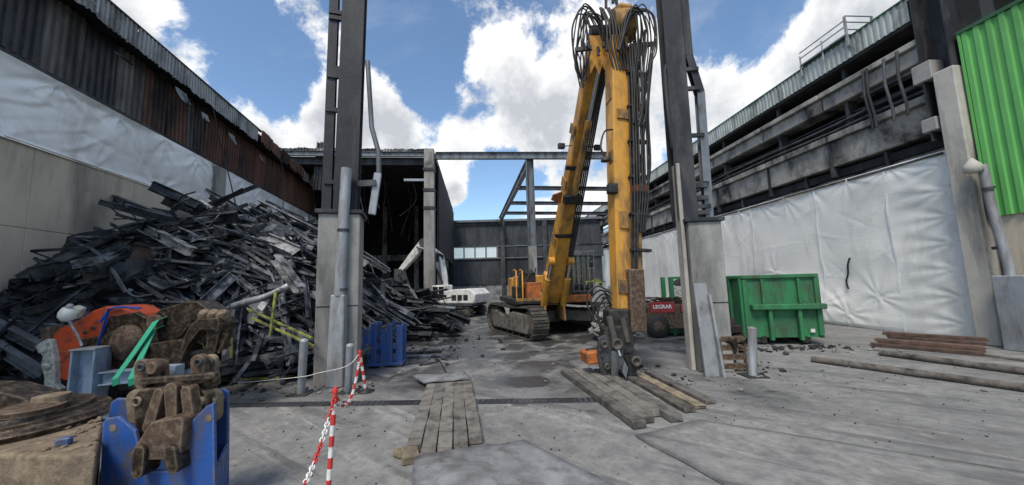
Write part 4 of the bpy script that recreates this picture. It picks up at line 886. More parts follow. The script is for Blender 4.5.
# shear attachment under the arm
def xplate(name, pts, Y, t, m, bev=.012):
    o_ = W(*pts[0], Y); P = [W(px, py, Y)-o_ for px, py in pts]; q = MB(); q.plate([(p.x, p.z) for p in P], o_, (1, 0, 0), (0, 0, 1), t); return q.build(name, m, ex, bevel=bev, seg=2)
q = MB(); q.box(W(616, 318, 7.95), (.46, .4, .42), ER); q.build('tool_coupler', 'black_steel', ex, bevel=.04)
xplate('shear_body', [(603, 326), (626, 324), (632, 338), (630, 352), (606, 354), (600, 344)], 7.85, .42, 'black_steel', .03)
xplate('fixed_jaw', [(598, 338), (606, 334), (610, 346), (611, 362), (614, 378), (613, 389), (608, 386), (601, 374), (597, 356)], 7.68, .1, 'worn_steel')
xplate('fixed_jaw', [(599, 340), (607, 336), (611, 348), (612, 364), (613, 384), (607, 384), (600, 372)], 7.95, .1, 'track_steel')
xplate('moving_jaw', [(614, 340), (626, 338), (635, 350), (638, 362), (635, 372), (629, 383), (625, 380), (628, 368), (624, 358), (618, 352)], 7.74, .16, 'black_steel')
xplate('moving_jaw', [(616, 342), (624, 346), (622, 358), (618, 370), (615, 380), (612, 372), (613, 356)], 7.6, .1, 'worn_steel')
xplate('blade', [(611, 352), (616, 350), (617, 366), (613, 382), (611, 376)], 7.56, .04, 'grey_steel', .004)
xplate('blade', [(624, 360), (628, 368), (626, 379), (622, 372)], 7.6, .04, 'grey_steel', .004)
for px, py, r_, y_ in ((617, 344, .12, 7.56), (636, 361, .11, 7.62), (604, 344, .08, 7.6), (607, 366, .06, 7.6)):
    q = MB(); q.lathe([(r_, 0), (r_, .06), (r_*.6, .07), (r_*.5, .03), (.01, .03)], W(px, py, y_), (0, -1, 0), 18); q.build('pivot_boss', 'track_steel', ex)
q = MB(); q.box(W(590, 356, 7.9), (.3, .45, .26), ER @ rotm(0, -.1, 0)); q.build('counter_block', 'orange', ex, bevel=.03)
q = MB(); q.bar(W(586, 352, 7.9), W(606, 348, 7.9), .12, .12); q.build('block_arm', 'worn_steel', ex)
q = MB(); q.cyl(W(609, 316, 7.66), W(615, 342, 7.6), .07, 12); cy = q.build('jaw_cylinder', 'track_steel', ex); q = MB(); q.cyl(W(615, 341, 7.6), W(620, 356, 7.56), .04, 10); q.build('rod', 'chrome', cy)
q = MB(); q.cyl(W(622, 318, 7.66), W(628, 342, 7.62), .06, 12); q.build('jaw_cylinder', 'track_steel', ex)
for k in range(4):
    d = 7.72+.07*k
    p = [(616-2*k, 344, d), (604-k*2, 330-3*k, d), (590+k*3.4, 312-k*3, d), (587+k*4, 296+3*k, d), (598+k*3, 286+4*k, d), (612, 294+k*6, d)]
    q = MB(); q.tube(spline([W(*a) for a in p], 5), .02, 6); q.build('hose', 'rubber', ex)
for k in range(5): 
    q = MB(); q.box(W(600+k*2.2, 350+k*6, 7.61), (.045, .03, .045), rotm(0, .3, 0)); q.build('bolt_head', 'track_steel', ex)

# ---- small white excavator in front of the burnt hall
WC = G(458, 316); WC.z = 0
wx = thing('white_excavator', 'small white tracked excavator working at the scrap heap before the dark hall', 'excavator', WC)
wa = R_(200); wf = Vector((math.cos(wa)*-1, 0.25, 0)).normalized(); wf = Vector((-.93, .36, 0)).normalized(); wsd = Vector((-wf.y, wf.x, 0))
if wsd.y > 0: wsd = -wsd
for sg_ in (-1, 1): add_track(wx, WC+wsd*(sg_*.95), wf, wsd*sg_, 3.0, .66, .45, 'black_steel', 34)
def Wp(f, s, z): return WC+wf*f+wsd*s+UP*z
WR = Matrix((wf, wsd, UP)).transposed()
def wbox(nm, f0, f1, s0, s1, z0, z1, m, bev=.05, par=None):
    q = MB(); q.box(Wp((f0+f1)/2, (s0+s1)/2, (z0+z1)/2), (f1-f0, s1-s0, z1-z0), WR if WR.determinant() > 0 else Matrix((wf, -wsd, UP)).transposed()); return q.build(nm, m, par or wx, bevel=bev, seg=2)
wbox('car_body', -.8, .8, -.7, .7, .3, .62, 'black_steel'); wbox('platform', -1.55, 1.3, -1.1, 1.1, .7, .86, 'worn_steel', .03)
q = MB(); q.plate([(-1.75, .86), (.25, .86), (.25, 1.62), (-.4, 1.72), (-1.5, 1.74), (-1.88, 1.4)], WC+wsd*.1, wf, UP, 2.1); hd = q.build('engine_housing', 'white_paint', wx, bevel=.06, seg=2)
for i in range(3): wbox('vent', -1.35+i*.4, -1.05+i*.4, 1.152, 1.17, 1.05, 1.38, 'black_steel', 0, hd)
cab_ = wbox('cab', .26, 1.25, .15, 1.1, .87, 2.0, 'white_paint', .08)
wbox('side_window', .36, .72, 1.102, 1.112, 1.2, 1.9, 'glass_dark', 0, cab_); wbox('side_window', .78, 1.17, 1.102, 1.112, 1.1, 1.9, 'glass_dark', 0, cab_); wbox('windscreen', 1.252, 1.262, .22, 1.03, 1.2, 1.9, 'glass_dark', 0, cab_)
def wmem(nm, pts, m='white_paint'):
    q = MB()
    for i in range(len(pts)-1):
        (p, w0), (r_, w1) = pts[i], pts[i+1]; q.bar(p, r_, .4, w0*1.3, up=(0, 0, 1), w2=.38, h2=w1*1.3)
    return q.build(nm, m, wx, bevel=.02)
b0 = Wp(1.1, -.3, 1.1); b1 = W(440, 258, b0.y+.6); b2 = W(424, 243, b0.y+1.0); b3 = W(400, 272, b0.y+1.4)
wmem('boom', [(b0, .35), (b0.lerp(b1, .5)+UP*.1, .5), (b1, .45), (b2, .32)]); wmem('stick', [(b2+UP*.15, .3), (b2.lerp(b3, .4), .4), (b3, .22)])
for p_, r2 in ((b0, .26), (b1, .3), (b2, .3), (b3, .2)):
    q = MB(); q.cyl(p_-Vector((0, .28, 0)), p_+Vector((0, .28, 0)), r2, 14); q.build('pivot', 'worn_steel', wx)
q = MB(); q.cyl(b1+Vector((-.1, -.3, .35)), b2.lerp(b3, .25)+Vector((0, -.3, .2)), .09, 8); q.build('cylinder', 'chrome', wx)
q = MB(); q.cyl(b0.lerp(b1, .3)+Vector((0, -.3, .2)), b2+Vector((0, -.2, .2)), .06, 8); q.build('cylinder', 'worn_steel', wx)
q = MB(); q.plate([(-.4, .3), (.35, .3), (.5, -.3), (.15, -.7), (-.4, -.5)], b3-UP*.1, Vector((1, .3, 0)).normalized(), UP, .6); q.build('bucket', 'worn_steel', wx, bevel=.03)
# ------------------------------------------------------------------ scrap heaps
def interp(x, pts):
    for (a, va), (b, vb) in zip(pts, pts[1:]):
        if x <= b: return va+(vb-va)*max(0, min(1, (x-a)/(b-a)))
    return pts[-1][1]
def sst(t): t = max(0, min(1, t)); return t*t*(3-2*t)
def heap_left(x, y):
    top = interp(x, [(-13, 2.5), (-10.7, 2.6), (-10.0, 3.3), (-9.2, 4.2), (-7.6, 4.1), (-6.4, 3.8), (-5.5, 2.6), (-4.8, 1.5), (-4.2, 0)])
    yf = interp(x, [(-13, 5.2), (-10, 5.7), (-9, 6.7), (-7.5, 7.6), (-5, 8.0)])
    return top*sst((y-yf)/3.4)**.85*sst((17.5-y)/4)*(1+.12*nz3(x, y, 3, .7))
def heap_mid(x, y):
    top = interp(x, [(-8.2, 0), (-7.6, 1.8), (-6.3, 1.9), (-5.0, 1.45), (-4.0, 1.0), (-3.1, .55), (-2.2, 0)])
    return top*sst((y-12.2)/3.0)*sst((21-y)/2.5)*(1+.2*nz3(x, y, 9, .8))
def heap_mesh(name, fn, x0, x1, y0, y1, lab):
    q = MB(); nx, ny = int((x1-x0)/.3), int((y1-y0)/.3); vs = []
    for j in range(ny+1):
        for i in range(nx+1):
            x = x0+(x1-x0)*i/nx; y = y0+(y1-y0)*j/ny; h = fn(x, y)
            vs.append((x, y, max(-.05, h*.9-.55+.18*nz3(x, y, 1, 2.3) if h > .05 else -.05)))
    q.add(vs, [(j*(nx+1)+i, j*(nx+1)+i+1, (j+1)*(nx+1)+i+1, (j+1)*(nx+1)+i) for j in range(ny) for i in range(nx)])
    o = q.build(name, 'heap_dark'); tag(o, lab, 'scrap heap', kind='stuff'); return o
heap_mesh('scrap_core', heap_left, -12.2, -4.0, 5.4, 17.5, 'dark mass of crushed charred scrap inside the large left heap')
heap_mesh('scrap_core', heap_mid, -8.4, -2.0, 12, 21, 'dark mass of crushed charred scrap inside the smaller middle heap')
# prototypes, lying along local x, centred
def along(q, f, L, bend, kink=0.0):
    """call f(q,a,b) on two or three segments of a bent member"""
    p0 = Vector((-L/2, 0, 0)); p1 = Vector((L*random.uniform(-.15, .2), bend*.4, kink)); p2 = Vector((L/2, bend*-.3, kink*-.6))
    if abs(bend)+abs(kink) < 1e-4: f(q, p0, p2)
    else: f(q, p0, p1); f(q, p1, p2)
protos = []   # (mesh, kind)
rnd = random.Random(21); random.seed(21)
def curve_pts(L, bend, kink, n=5):
    ph = rnd.uniform(0, 6); return [Vector((-L/2+L*k/n, bend*math.sin(1.2+2.2*k/n), kink*math.sin(ph+3.2*k/n))) for k in range(n+1)]
def swept(q, L, bend, kink, f):
    P = [Vector((-L/2, 0, 0)), Vector((L/2, 0, 0))] if abs(bend)+abs(kink) < 1e-3 else curve_pts(L, bend, kink)
    for a, b in zip(P, P[1:]): f(q, a, b)
for i in range(10):
    h = rnd.choice([.12, .15, .2, .24, .32]); q = MB(); bent = i % 2
    swept(q, rnd.uniform(2.4, 5.4), rnd.uniform(.1, .5)*bent, rnd.uniform(-.4, .4)*bent, lambda q, a, b: q.ibeam(a, b, h, h*.65, .014+.03*h, .012))
    protos.append((q.mesh('scrap_girder', ('charred', 'charred', 'charred_pale', 'charred', 'grey_steel', 'charred_pale', 'charred', 'grey_steel', 'charred', 'worn_steel')[i]), 'beam'))
for i in range(6):
    w = rnd.uniform(.05, .12); q = MB(); bent = i % 2
    swept(q, rnd.uniform(2.2, 5.0), rnd.uniform(.1, .5)*bent, rnd.uniform(-.3, .3)*bent, lambda q, a, b: (q.bar(a, b, w, .012), q.bar(a+Vector((0, w/2, w/2)), b+Vector((0, w/2, w/2)), .012, w)))
    protos.append((q.mesh('scrap_angle', ('charred', 'charred', 'charred_pale', 'charred', 'worn_steel', 'charred')[i]), 'angle'))
for i in range(4):
    q = MB(); w = rnd.uniform(.04, .1); swept(q, rnd.uniform(1.5, 4), rnd.uniform(0, .5)*(i % 2), 0, lambda q, a, b: q.bar(a, b, w, w*1.2))
    protos.append((q.mesh('scrap_tube', ('charred', 'charred_pale', 'charred', 'grey_steel')[i]), 'tube'))
for i in range(7):
    q = MB(); L, w = rnd.uniform(.7, 2.2), rnd.uniform(.3, .9); nx = 7; ny = 4; vs = []; cr1 = rnd.uniform(.6, 1.6)
    for a in range(nx+1):
        for b in range(ny+1):
            x, y = -L/2+L*a/nx, -w/2+w*b/ny
            if a in (0, nx): x += rnd.uniform(-.12, .12)
            vs.append((x, y+.04*rnd.uniform(-1, 1), .22*math.sin(a*cr1+i)*abs(math.sin(b*.9+i))+.05*rnd.uniform(-1, 1)))
    q.add(vs, [(a*(ny+1)+b, (a+1)*(ny+1)+b, (a+1)*(ny+1)+b+1, a*(ny+1)+b+1) for a in range(nx) for b in range(ny)])
    protos.append((q.mesh('scrap_sheet', ('charred', 'charred_pale', 'charred', 'rusty_scrap', 'grey_steel', 'charred', 'charred_pale')[i]), 'sheet'))
for i in range(5):
    q = MB(); pts = [(-1.4+.4*k, .25*rnd.uniform(-1, 1), .3*rnd.uniform(-1, 1)) for k in range(8)]; q.tube(spline(pts, 3), rnd.uniform(.012, .025), 4); protos.append((q.mesh('scrap_rod', 'rusty_scrap' if i == 1 else ('charred_pale' if i == 3 else 'charred')), 'rod'))
for i in range(3):   # pieces of lattice purlin
    q = MB(); L = rnd.uniform(2.2, 3.6); h = rnd.uniform(.28, .42); n = int(L/h)
    for z in (-h/2, h/2): q.bar((-L/2, 0, z), (L/2, .08*i, z), .06, .05)
    for k in range(n): q.bar((-L/2+L*k/n, 0, -h/2 if k % 2 else h/2), (-L/2+L*(k+1)/n, 0, h/2 if k % 2 else -h/2), .025, .025)
    protos.append((q.mesh('scrap_lattice', ('charred', 'worn_steel', 'charred')[i]), 'lattice'))
WT = dict(beam=.27, angle=.22, tube=.17, sheet=.10, rod=.14, lattice=.10)
byk = {k: [m for m, kk in protos if kk == k] for k in WT}
def pick():
    r = random.random()
    for k, w in WT.items():
        r -= w
        if r <= 0: return k, random.choice(byk[k])
    return 'beam', byk['beam'][0]
CATS = dict(lattice='steel lattice', beam='steel beam', angle='steel angle', tube='steel tube', sheet='sheet metal', rod='steel rod')
NAME = dict(lattice='broken steel lattice purlin', beam='charred steel I-beam', angle='charred steel angle', tube='thin charred steel tube', sheet='crumpled scorched metal sheet', rod='twisted dark steel rod')
def place(fn, box, n_thing, n_stuff, where, short, lim, mean, seed):
    random.seed(seed); x0, x1, y0, y1 = box; done = 0; stuff = MB(); tries = 0
    while done < n_thing+n_stuff and tries < 20000:
        tries += 1; x, y = random.uniform(x0, x1), y0+(y1-y0)*random.random()**1.5; h = fn(x, y)
        if h < .25: continue
        k, me = pick(); th = random.gauss(mean[0], .55) if random.random() < .66 else random.uniform(-1.6, 1.6)
        gx = (fn(x+.4, y)-fn(x-.4, y))/.8; gy = (fn(x, y+.4)-fn(x, y-.4))/.8
        dx, dy = math.cos(th), math.sin(th); sl = max(-.6, min(.6, (gx*dx+gy*dy)*.5+random.gauss(mean[1], .24)))
        q = Vector((dx, dy, sl)).to_track_quat('X', 'Z'); M4 = Matrix.Translation((x, y, h-.12+random.uniform(-.3, .32))) @ q.to_matrix().to_4x4() @ Matrix.Rotation(random.choice([0, math.pi/2, .5, -.7, 1.1])+random.uniform(-.2, .2), 4, 'X')
        bad = False; loose = 1.6 if random.random() < .12 else 1.0
        for v in (me.vertices[0].co, me.vertices[len(me.vertices)//2].co, me.vertices[-1].co):
            wv = M4 @ v
            if wv.z < .03 or not lim(wv) or wv.z > fn(wv.x, wv.y)+loose*(1.0 if wv.x > -10.2 else .6): bad = True
        if bad: continue
        if done >= n_thing:
            stuff.add([M4 @ v.co for v in me.vertices], [tuple(p.vertices) for p in me.polygons])
        else:
            o = bpy.data.objects.new(me.name.split('.')[0], me); col.objects.link(o); o.matrix_world = M4
            tag(o, NAME[k]+' tangled in the '+where, CATS[k], NAME[k]+'s in the '+short)
        done += 1
    if n_stuff:
        o = stuff.build('scrap_tangle', 'charred'); tag(o, 'mass of charred steel lengths jammed deep in the '+where, 'scrap', kind='stuff')
def lim_left(w): return w.x > -9.4-.208*w.y+.12 and not (w.x > -4.25 and w.y < 8.9) and w.x < -3.5 and w.y > (5.6 if w.x < -9.2 else 6.9)
def lim_mid(w): return w.x < -1.9 and not (w.x > -4.4 and w.y < 10.4) and w.y > 10.4 and not(w.y > 20.2 and w.x > -4.6)
place(heap_left, (-11.8, -4.3, 5.8, 13.5), 235, 300, 'large scrap heap along the left wall', 'left scrap heap', lim_left, (.12, -.2), 5)
place(heap_left, (-11.6, -8.7, 5.7, 10.2), 70, 170, 'left shoulder of scrap heap by concrete wall', 'left shoulder of the scrap heap', lim_left, (.1, -.12), 17)
place(heap_mid, (-8, -2.4, 12.4, 19), 90, 160, 'smaller scrap heap before the dark hall', 'middle scrap heap', lim_mid, (-.25, -.15), 9)
# pieces that stand out of the left heap
def lone(name, a, b, fn, m, lab, cat):
    q = MB(); fn(q, Vector(a), Vector(b)); tag(q.build(name, m), lab, cat)
ib = lambda h, w: (lambda q, a, b: q.ibeam(a, b, h, w, .02, .015))
br = lambda w, h: (lambda q, a, b: q.bar(a, b, w, h))
lone('scrap_post', W(81, 203, 9.6), W(88, 240, 9.6), br(.12, .12), 'charred_pale', 'short pale post standing upright at the left end of the high heap', 'post')
lone('scrap_girder', W(108, 196, 10.2), W(165, 219, 9.6), ib(.2, .14), 'charred', 'dark beam pointing up left, highest tip of the left heap', 'steel beam')
lone('scrap_girder', W(142, 226, 8.9), W(192, 252, 8.7), ib(.22, .2), 'charred_pale', 'pale grey beam slanting across the upper front of left heap', 'steel beam')
lone('scrap_girder', W(72, 228, 9.4), W(106, 266, 9.2), br(.07, .07), 'charred', 'thin dark bar slanting below the pale upright post', 'steel bar')
lone('scrap_girder', W(76, 251, 9.3), W(130, 253, 9.1), br(.06, .1), 'charred', 'level dark bar jutting left from the high heap', 'steel bar')
q = MB(); q.box(W(97, 240, 9.25), (.3, .24, .32), rotm(.3, .2, .5)); tag(q.build('junction_box', 'blue_grey_paint', bevel=.02), 'small battered blue-grey metal box on left tip of the heap', 'box')
lone('scrap_girder', W(96, 228, 9.3), W(150, 262, 8.9), br(.1, .1), 'charred', 'dark bar carrying the small blue-grey box at the heap tip', 'steel bar')
lone('scrap_girder', W(90, 246, 9.3), W(126, 276, 9.0), br(.08, .1), 'charred', 'dark bar propping the small blue-grey box from below', 'steel bar')
lone('scrap_girder', W(210, 196, 12.2), W(268, 232, 11), ib(.18, .14), 'charred', 'long dark beam slanting against the white sheeting above the heap', 'steel beam')
lone('scrap_girder', W(245, 212, 11.8), W(312, 266, 10.2), ib(.2, .16), 'charred', 'long dark beam sloping down to the left laced column', 'steel beam')
lone('scrap_girder', W(-8, 322, 6.9), W(40, 347, 6.95), ib(.16, .14), 'grey_steel', 'upper of two pale grey beams slanting in from left edge', 'steel beam')
lone('scrap_girder', W(-8, 343, 6.7), W(42, 374, 6.75), ib(.16, .14), 'grey_steel', 'lower of two pale grey beams slanting in from left edge', 'steel beam')
q = MB(); q.tube(spline([W(234, 306, 7.9), W(250, 301, 7.8), W(268, 296, 7.8), W(288, 286, 8.0)], 4), .075, 8); tag(q.build('bent_tube', 'charred_pale'), 'pale dented tube curving across the middle of left heap', 'tube')
lone('scrap_girder', W(276, 258, 8.8), W(300, 290, 8.4), ib(.2, .2), 'charred_pale', 'short pale beam end near the left laced column', 'steel beam')
for (a, b, lab) in (((276, 291, 7.6), (270, 336, 7.5), 'lime green angle iron hanging nearly upright at heap front'), ((248, 309, 7.7), (312, 338, 7.55), 'upper long lime green angle iron sloping down at heap front'), ((252, 318, 7.65), (314, 346, 7.5), 'lower long lime green angle iron sloping down at heap front'), ((231, 338, 7.5), (231, 358, 7.45), 'short upright lime green bar right of the grey jaw')):
    lone('lime_angle', W(*a), W(*b), br(.05, .035), 'lime', lab, 'angle iron')
# lime slats on the ground in front
for k in range(3):
    a = G(216-4*k, 378+1.5*k, .05+.02*k); b = G(292-6*k, 376+.7*k, .06)
    q = MB(); q.bar(a, b, .07, .04); tag(q.build('lime_lath', 'lime'), ('rear', 'middle', 'front')[k]+' of three lime green slats lying on ground before left heap', 'slat', 'lime green slats on the ground')
# loose rubble and scraps on the ground
def rock(q, c, r, rr):
    vs = [Vector((x, y, z))*rr.uniform(.7, 1.25) for x, y, z in ((1, 0, 0), (-1, 0, 0), (0, 1, 0), (0, -1, 0), (0, 0, .7), (0, 0, -.6), (.6, .6, .4), (-.6, .5, .4), (.5, -.6, .4), (-.6, -.6, .3))]
    bm = bmesh.new()
    for v in vs: bm.verts.new(v*r)
    bmesh.ops.convex_hull(bm, input=bm.verts[:]); bm.verts.index_update(); a = rr.uniform(0, 6.28); R3 = rotm(0, 0, a)
    used = [v for v in bm.verts if v.link_faces]; mp = {v.index: i for i, v in enumerate(used)}
    q.add([Vector(c)+R3 @ v.co for v in used], [tuple(mp[v.index] for v in f.verts) for f in bm.faces]); bm.free()
rr = random.Random(3)
def scatter(name, lab, spots, n, rmin, rmax, m):
    q = MB()
    for i in range(n):
        cx, cy, sx, sy = rr.choice(spots); r = rmin+(rmax-rmin)*rr.random()**3; rock(q, (rr.gauss(cx, sx), rr.gauss(cy, sy), r*.3), r, rr)
    tag(q.build(name, m), lab, 'debris', kind='stuff')
scatter('loose_rubble', 'scattered small grey rubble crumbs across the yard floor', [(-6, 7.4, 1.4, .25), (-3.8, 7.5, .6, .3), (-2.5, 11.5, 1.0, 1.2), (4.5, 7.9, .8, .4), (7.5, 10.2, 1.5, .6), (9, 9.8, 1, .5), (8, 7.6, 2, 1), (3, 7.5, 1, .8), (0, 9, 4, 3)], 460, .01, .06, 'rubble')
scatter('dark_debris', 'scattered dark burnt scraps lying on the yard floor', [(-5.5, 7.5, 1.5, .2), (-2.8, 10.6, .8, 1.0), (-2.2, 13, .7, 1.5), (7.4, 10.3, .8, .25), (8.6, 10.2, .6, .2), (5.3, 8.4, .4, .4), (2.4, 8.2, .6, .5)], 420, .015, .09, 'heap_dark')
scatter('ground_grit', 'fine dark and pale grit strewn over the near yard floor', [(0, 4.6, 2.5, .9), (3.5, 5.2, 2.0, 1.0), (6, 6.5, 2, 1.2), (-2.5, 5.6, 1.2, .8), (1.5, 6.6, 2.5, 1.0)], 700, .004, .018, 'heap_dark')
for (px, py, L, an, lab) in ((420, 352, 1.3, .1, 'flat dark steel strip lying on ground right of the blue rack'), (432, 356, 1.5, -.05, 'dark flat offcut lying nearest the wooden mats by the blue rack'), (444, 336, 1.2, .3, 'long dark scrap bar lying at the right foot of the middle heap')):
    p = G(px, py, .04); q = MB(); q.box(p, (L, .22, .05), rotm(0, .02, an)); tag(q.build('scrap_strip', 'charred'), lab, 'steel strip')
# grey rubble heap behind the shear
q = MB(); 
for i in range(260):
    a = rr.uniform(0, 6.28); d = rr.random()**.6*.85; h = max(0, 1.95*(1-d/.95))*rr.uniform(.8, 1.02); rock(q, (3.5+d*math.cos(a), 12.6+d*.8*math.sin(a), h), rr.uniform(.08, .24), rr)
tag(q.build('rubble_heap', 'rubble'), 'grey concrete rubble heap beside the yellow excavator arm', 'rubble heap', kind='stuff')
p = W(594, 282, 12.5); q = MB(); vs = []
for i in range(7):
    for j in range(5): vs.append(p+Vector((-.3+.1*i, -.1+.06*j, .06*math.sin(i*1.3+j)+.1-.012*(i-3)**2-.05*abs(j-2))))
q.add(vs, [(i*5+j, i*5+j+1, (i+1)*5+j+1, (i+1)*5+j) for i in range(6) for j in range(4)], True); tag(q.build('lime_cloth', 'lime'), 'crumpled lime yellow cloth on top of the grey rubble heap', 'cloth')
# ------------------------------------------------------------------ timber mats, plates, drain
def plank(name, a, b, w, t, m, lab, cat, grp=None, z=None, saw=True):
    """weathered plank from a to b (centre line at base), split and uneven"""
    a = Vector(a); b = Vector(b); d = (b-a); L = d.length; X, Y, Z = frame(a, b, (0, 0, 1)); n = 10; q = MB(); vs = []
    ph = random.uniform(0, 9)
    for i in range(n+1):
        k = i/n; c = a.lerp(b, k); ww = w/2*(1+.05*nz3(k*4, ph, 0)); 
        for s_, zz in ((-1, 0), (1, 0), (1, 1), (-1, 1)):
            j = .012*nz3(k*9, s_*3+ph, zz); e = 0
            if i in (0, n): e = random.uniform(-.03, .03)
            vs.append(c+X*(s_*(ww+j))+Z*(zz*t*(1+.09*nz3(k*5, ph+s_, 2)))+Y*e)
    q.add(vs, [(i*4+k, i*4+(k+1) % 4, i*4+4+(k+1) % 4, i*4+4+k) for i in range(n) for k in range(4)]+[(3, 2, 1, 0), tuple(range(4*n, 4*n+4))])
    return tag(q.build(name, m, bevel=.006), lab, cat, grp)
random.seed(4)
fa = [G(428, 386), G(471, 386)]; na = [G(405, 456), G(484, 448)]
ords = ('leftmost', 'second from left', 'middle', 'fourth from left', 'rightmost')
ends = [.05, -.25, -.12, -.02, .1]
for k in range(5):
    u = (k+.5)/5; a = fa[0].lerp(fa[1], u); b = na[0].lerp(na[1], u); dv = (b-a).normalized(); b = b-dv*ends[k]
    plank('timber_plank', a+UP*.012, b+UP*.012, .178, .10, 'timber', ords[k]+' of five weathered timbers laid side by side in the centre', 'plank', 'five centre timbers')
fa = [G(560, 374), G(604, 373)]; na = [G(634, 431), G(682, 421)]
for k in range(4):
    u = (k+.5)/4; a = fa[0].lerp(fa[1], u); b = na[0].lerp(na[1], u); dv = (b-a).normalized(); b = b-dv*(.0, .1, .28, .0)[k]
    plank('timber_plank', a+UP*.012, b+UP*.012, .205, .10, 'timber', ('first', 'second', 'third', 'fourth')[k]+' from left of grey timbers laid under the excavator shear', 'plank', 'grey timbers under the shear')
for k, (p, r_) in enumerate((((622, 374), (690, 413)), ((634, 374), (702, 410)), ((648, 373), (712, 405)))):
    plank('timber_plank', G(*p)+UP*.01, G(*r_)+UP*.01, .19, .06, ('dark_timber', 'new_timber', 'timber')[k], ('inner dark', 'middle yellowish', 'outer grey')[k]+' thin plank right of the shear, ending near the column', 'plank', 'thin planks right of the shear')
q = MB(); p = G(410, 455, .06); q.box(p, (.2, .25, .1), rotm(.1, .1, .4)); q.box(G(404, 452, .03), (.24, .14, .08), rotm(0, .2, 1.0)); tag(q.build('splintered_wood', 'new_timber', bevel=.01), 'splintered wood chunk at left end of the centre timbers', 'wood')
def sheet(name, poly, z, t, m, lab, cat, sub=14, warp=.03, seed=0):
    """thin steel plate: polygon corners on the ground, gently warped"""
    P = [Vector((p.x, p.y, 0)) for p in poly]; a, b, c, d = P; q = MB(); vs = []; n = sub
    for k in (0, 1):
        for i in range(n+1):
            for j in range(n+1):
                u, v = i/n, j/n; p = (a.lerp(b, u)).lerp(d.lerp(c, u), v); ed = 1+.6*(abs(u-.5)+abs(v-.5))
                vs.append((p.x+.02*nz3(p.x*3, p.y*3, seed), p.y+.02*nz3(p.x*3, p.y*3, seed+4), z(u, v) if callable(z) else z+warp*abs(nz3(p.x, p.y, seed, .9))*ed+k*0)); vs[-1] = (vs[-1][0], vs[-1][1], vs[-1][2]+k*t)
    N_ = (n+1)**2
    for i in range(n):
        for j in range(n):
            f = (i*(n+1)+j, i*(n+1)+j+1, (i+1)*(n+1)+j+1, (i+1)*(n+1)+j); q.add([], [])
            q.f.append(f); q.f.append(tuple(x+N_ for x in f[::-1])); q.sm += [True, True]; q.mi += [0, 0]
    q.v = vs
    for e in range(4):
        for i in range(n):
            if e == 0: A, B = i*(n+1), (i+1)*(n+1)
            elif e == 1: A, B = i*(n+1)+n, (i+1)*(n+1)+n
            elif e == 2: A, B = i, i+1
            else: A, B = n*(n+1)+i, n*(n+1)+i+1
            q.f.append((A, B, B+N_, A+N_)); q.sm.append(False); q.mi.append(0)
    return tag(q.build(name, m), lab, cat)
sheet('steel_plate', [G(414, 462, .12), G(524, 439, .12), Vector((1.55, 3.1, 0)), Vector((-.75, 2.5, 0))], lambda u, v: .128+.03*(1-u)*(1-v)+.012*math.sin(u*5+v*3)-.095*sst(u*1.1)*sst(v*.8+.3), .02, 'plate_steel', 'large pale steel plate lying over the near ends of the centre timbers', 'steel plate')
sheet('steel_plate', [G(634, 437), G(700, 421), Vector((6.2, 3.2, 0)), Vector((2.6, 2.6, 0))], .008, .012, 'yard', 'wide dusty steel plate flat on the ground in the right foreground', 'steel plate', warp=.02, seed=3)
sheet('bent_sheet', [G(411, 381), G(464, 378), G(472, 386), G(424, 390)], lambda u, v: .122+.02*math.sin(u*3.1)*v+.04*(u > .8)*(u-.8)*5*(1-v)+.01*math.sin(u*9), .006, 'plate_steel', 'thin curled metal sheet lying across the far ends of the centre timbers', 'metal sheet', sub=10)
# drain channel with its grating
d0, d1 = G(-30, 409), G(610, 400); d0.z = d1.z = 0
dt = thing('drain_channel', 'narrow slotted metal drain running across the yard floor', 'drain', (d0+d1)/2)
q = MB(); q.bar(d0+UP*.003, d1+UP*.003, .2, .004); q.build('channel', 'soot_steel', dt)  # flat dark strip on the floor paints the shaded recess under the grating
dv = (d1-d0).normalized(); dn = Vector((-dv.y, dv.x, 0))
for s_ in (-.11, .11):
    q = MB(); q.bar(d0+dn*s_+UP*.005, d1+dn*s_+UP*.005, .025, .008); q.build('frame_rail', 'worn_steel', dt)
q = MB(); L = (d1-d0).length; k = 0
while k < L: q.bar(d0+dv*k-dn*.095+UP*.0085, d0+dv*k+dn*.095+UP*.0085, .045, .006); k += .1
o = q.build('grating_bars', 'worn_steel', dt); o['kind'] = 'stuff'

# ------------------------------------------------------------------ barrier poles and chain
def striped_pole(base, top, r, n, lab):
    t = thing('barrier_pole', lab, 'barrier pole', base, 0, 'red and white barrier poles'); b = Vector(top)-Vector(base)
    for k in range(n):
        q = MB(); q.cyl(b*(k/n), b*((k+1)/n)-b.normalized()*.001, r, 12); lpart(q, 'stripe', 'warning_red' if (n-k) % 2 else 'warning_white', t)
    q = MB(); q.lathe([(r*1.15, 0), (r*1.2, .03), (r*.5, .06)], b, b.normalized(), 12); lpart(q, 'cap', 'warning_red', t)
    q = MB(); q.lathe([(.16, 0), (.16, .02), (.05, .05), (r*1.05, .09)], (0, 0, 0.002), UP, 16); lpart(q, 'foot', 'rubber', t)
    return t
p1t = W(335, 393, 3.6); p1b = Vector((p1t.x-.03, p1t.y-.04, 0)); striped_pole(p1b, p1t, .023, 11, 'taller red and white striped pole standing nearest in the left foreground')
p2b = G(366, 392); p2t = W(360, 353, 7.2); striped_pole(p2b, p2t, .028, 9, 'leaning red and white striped pole at the foot of left column')
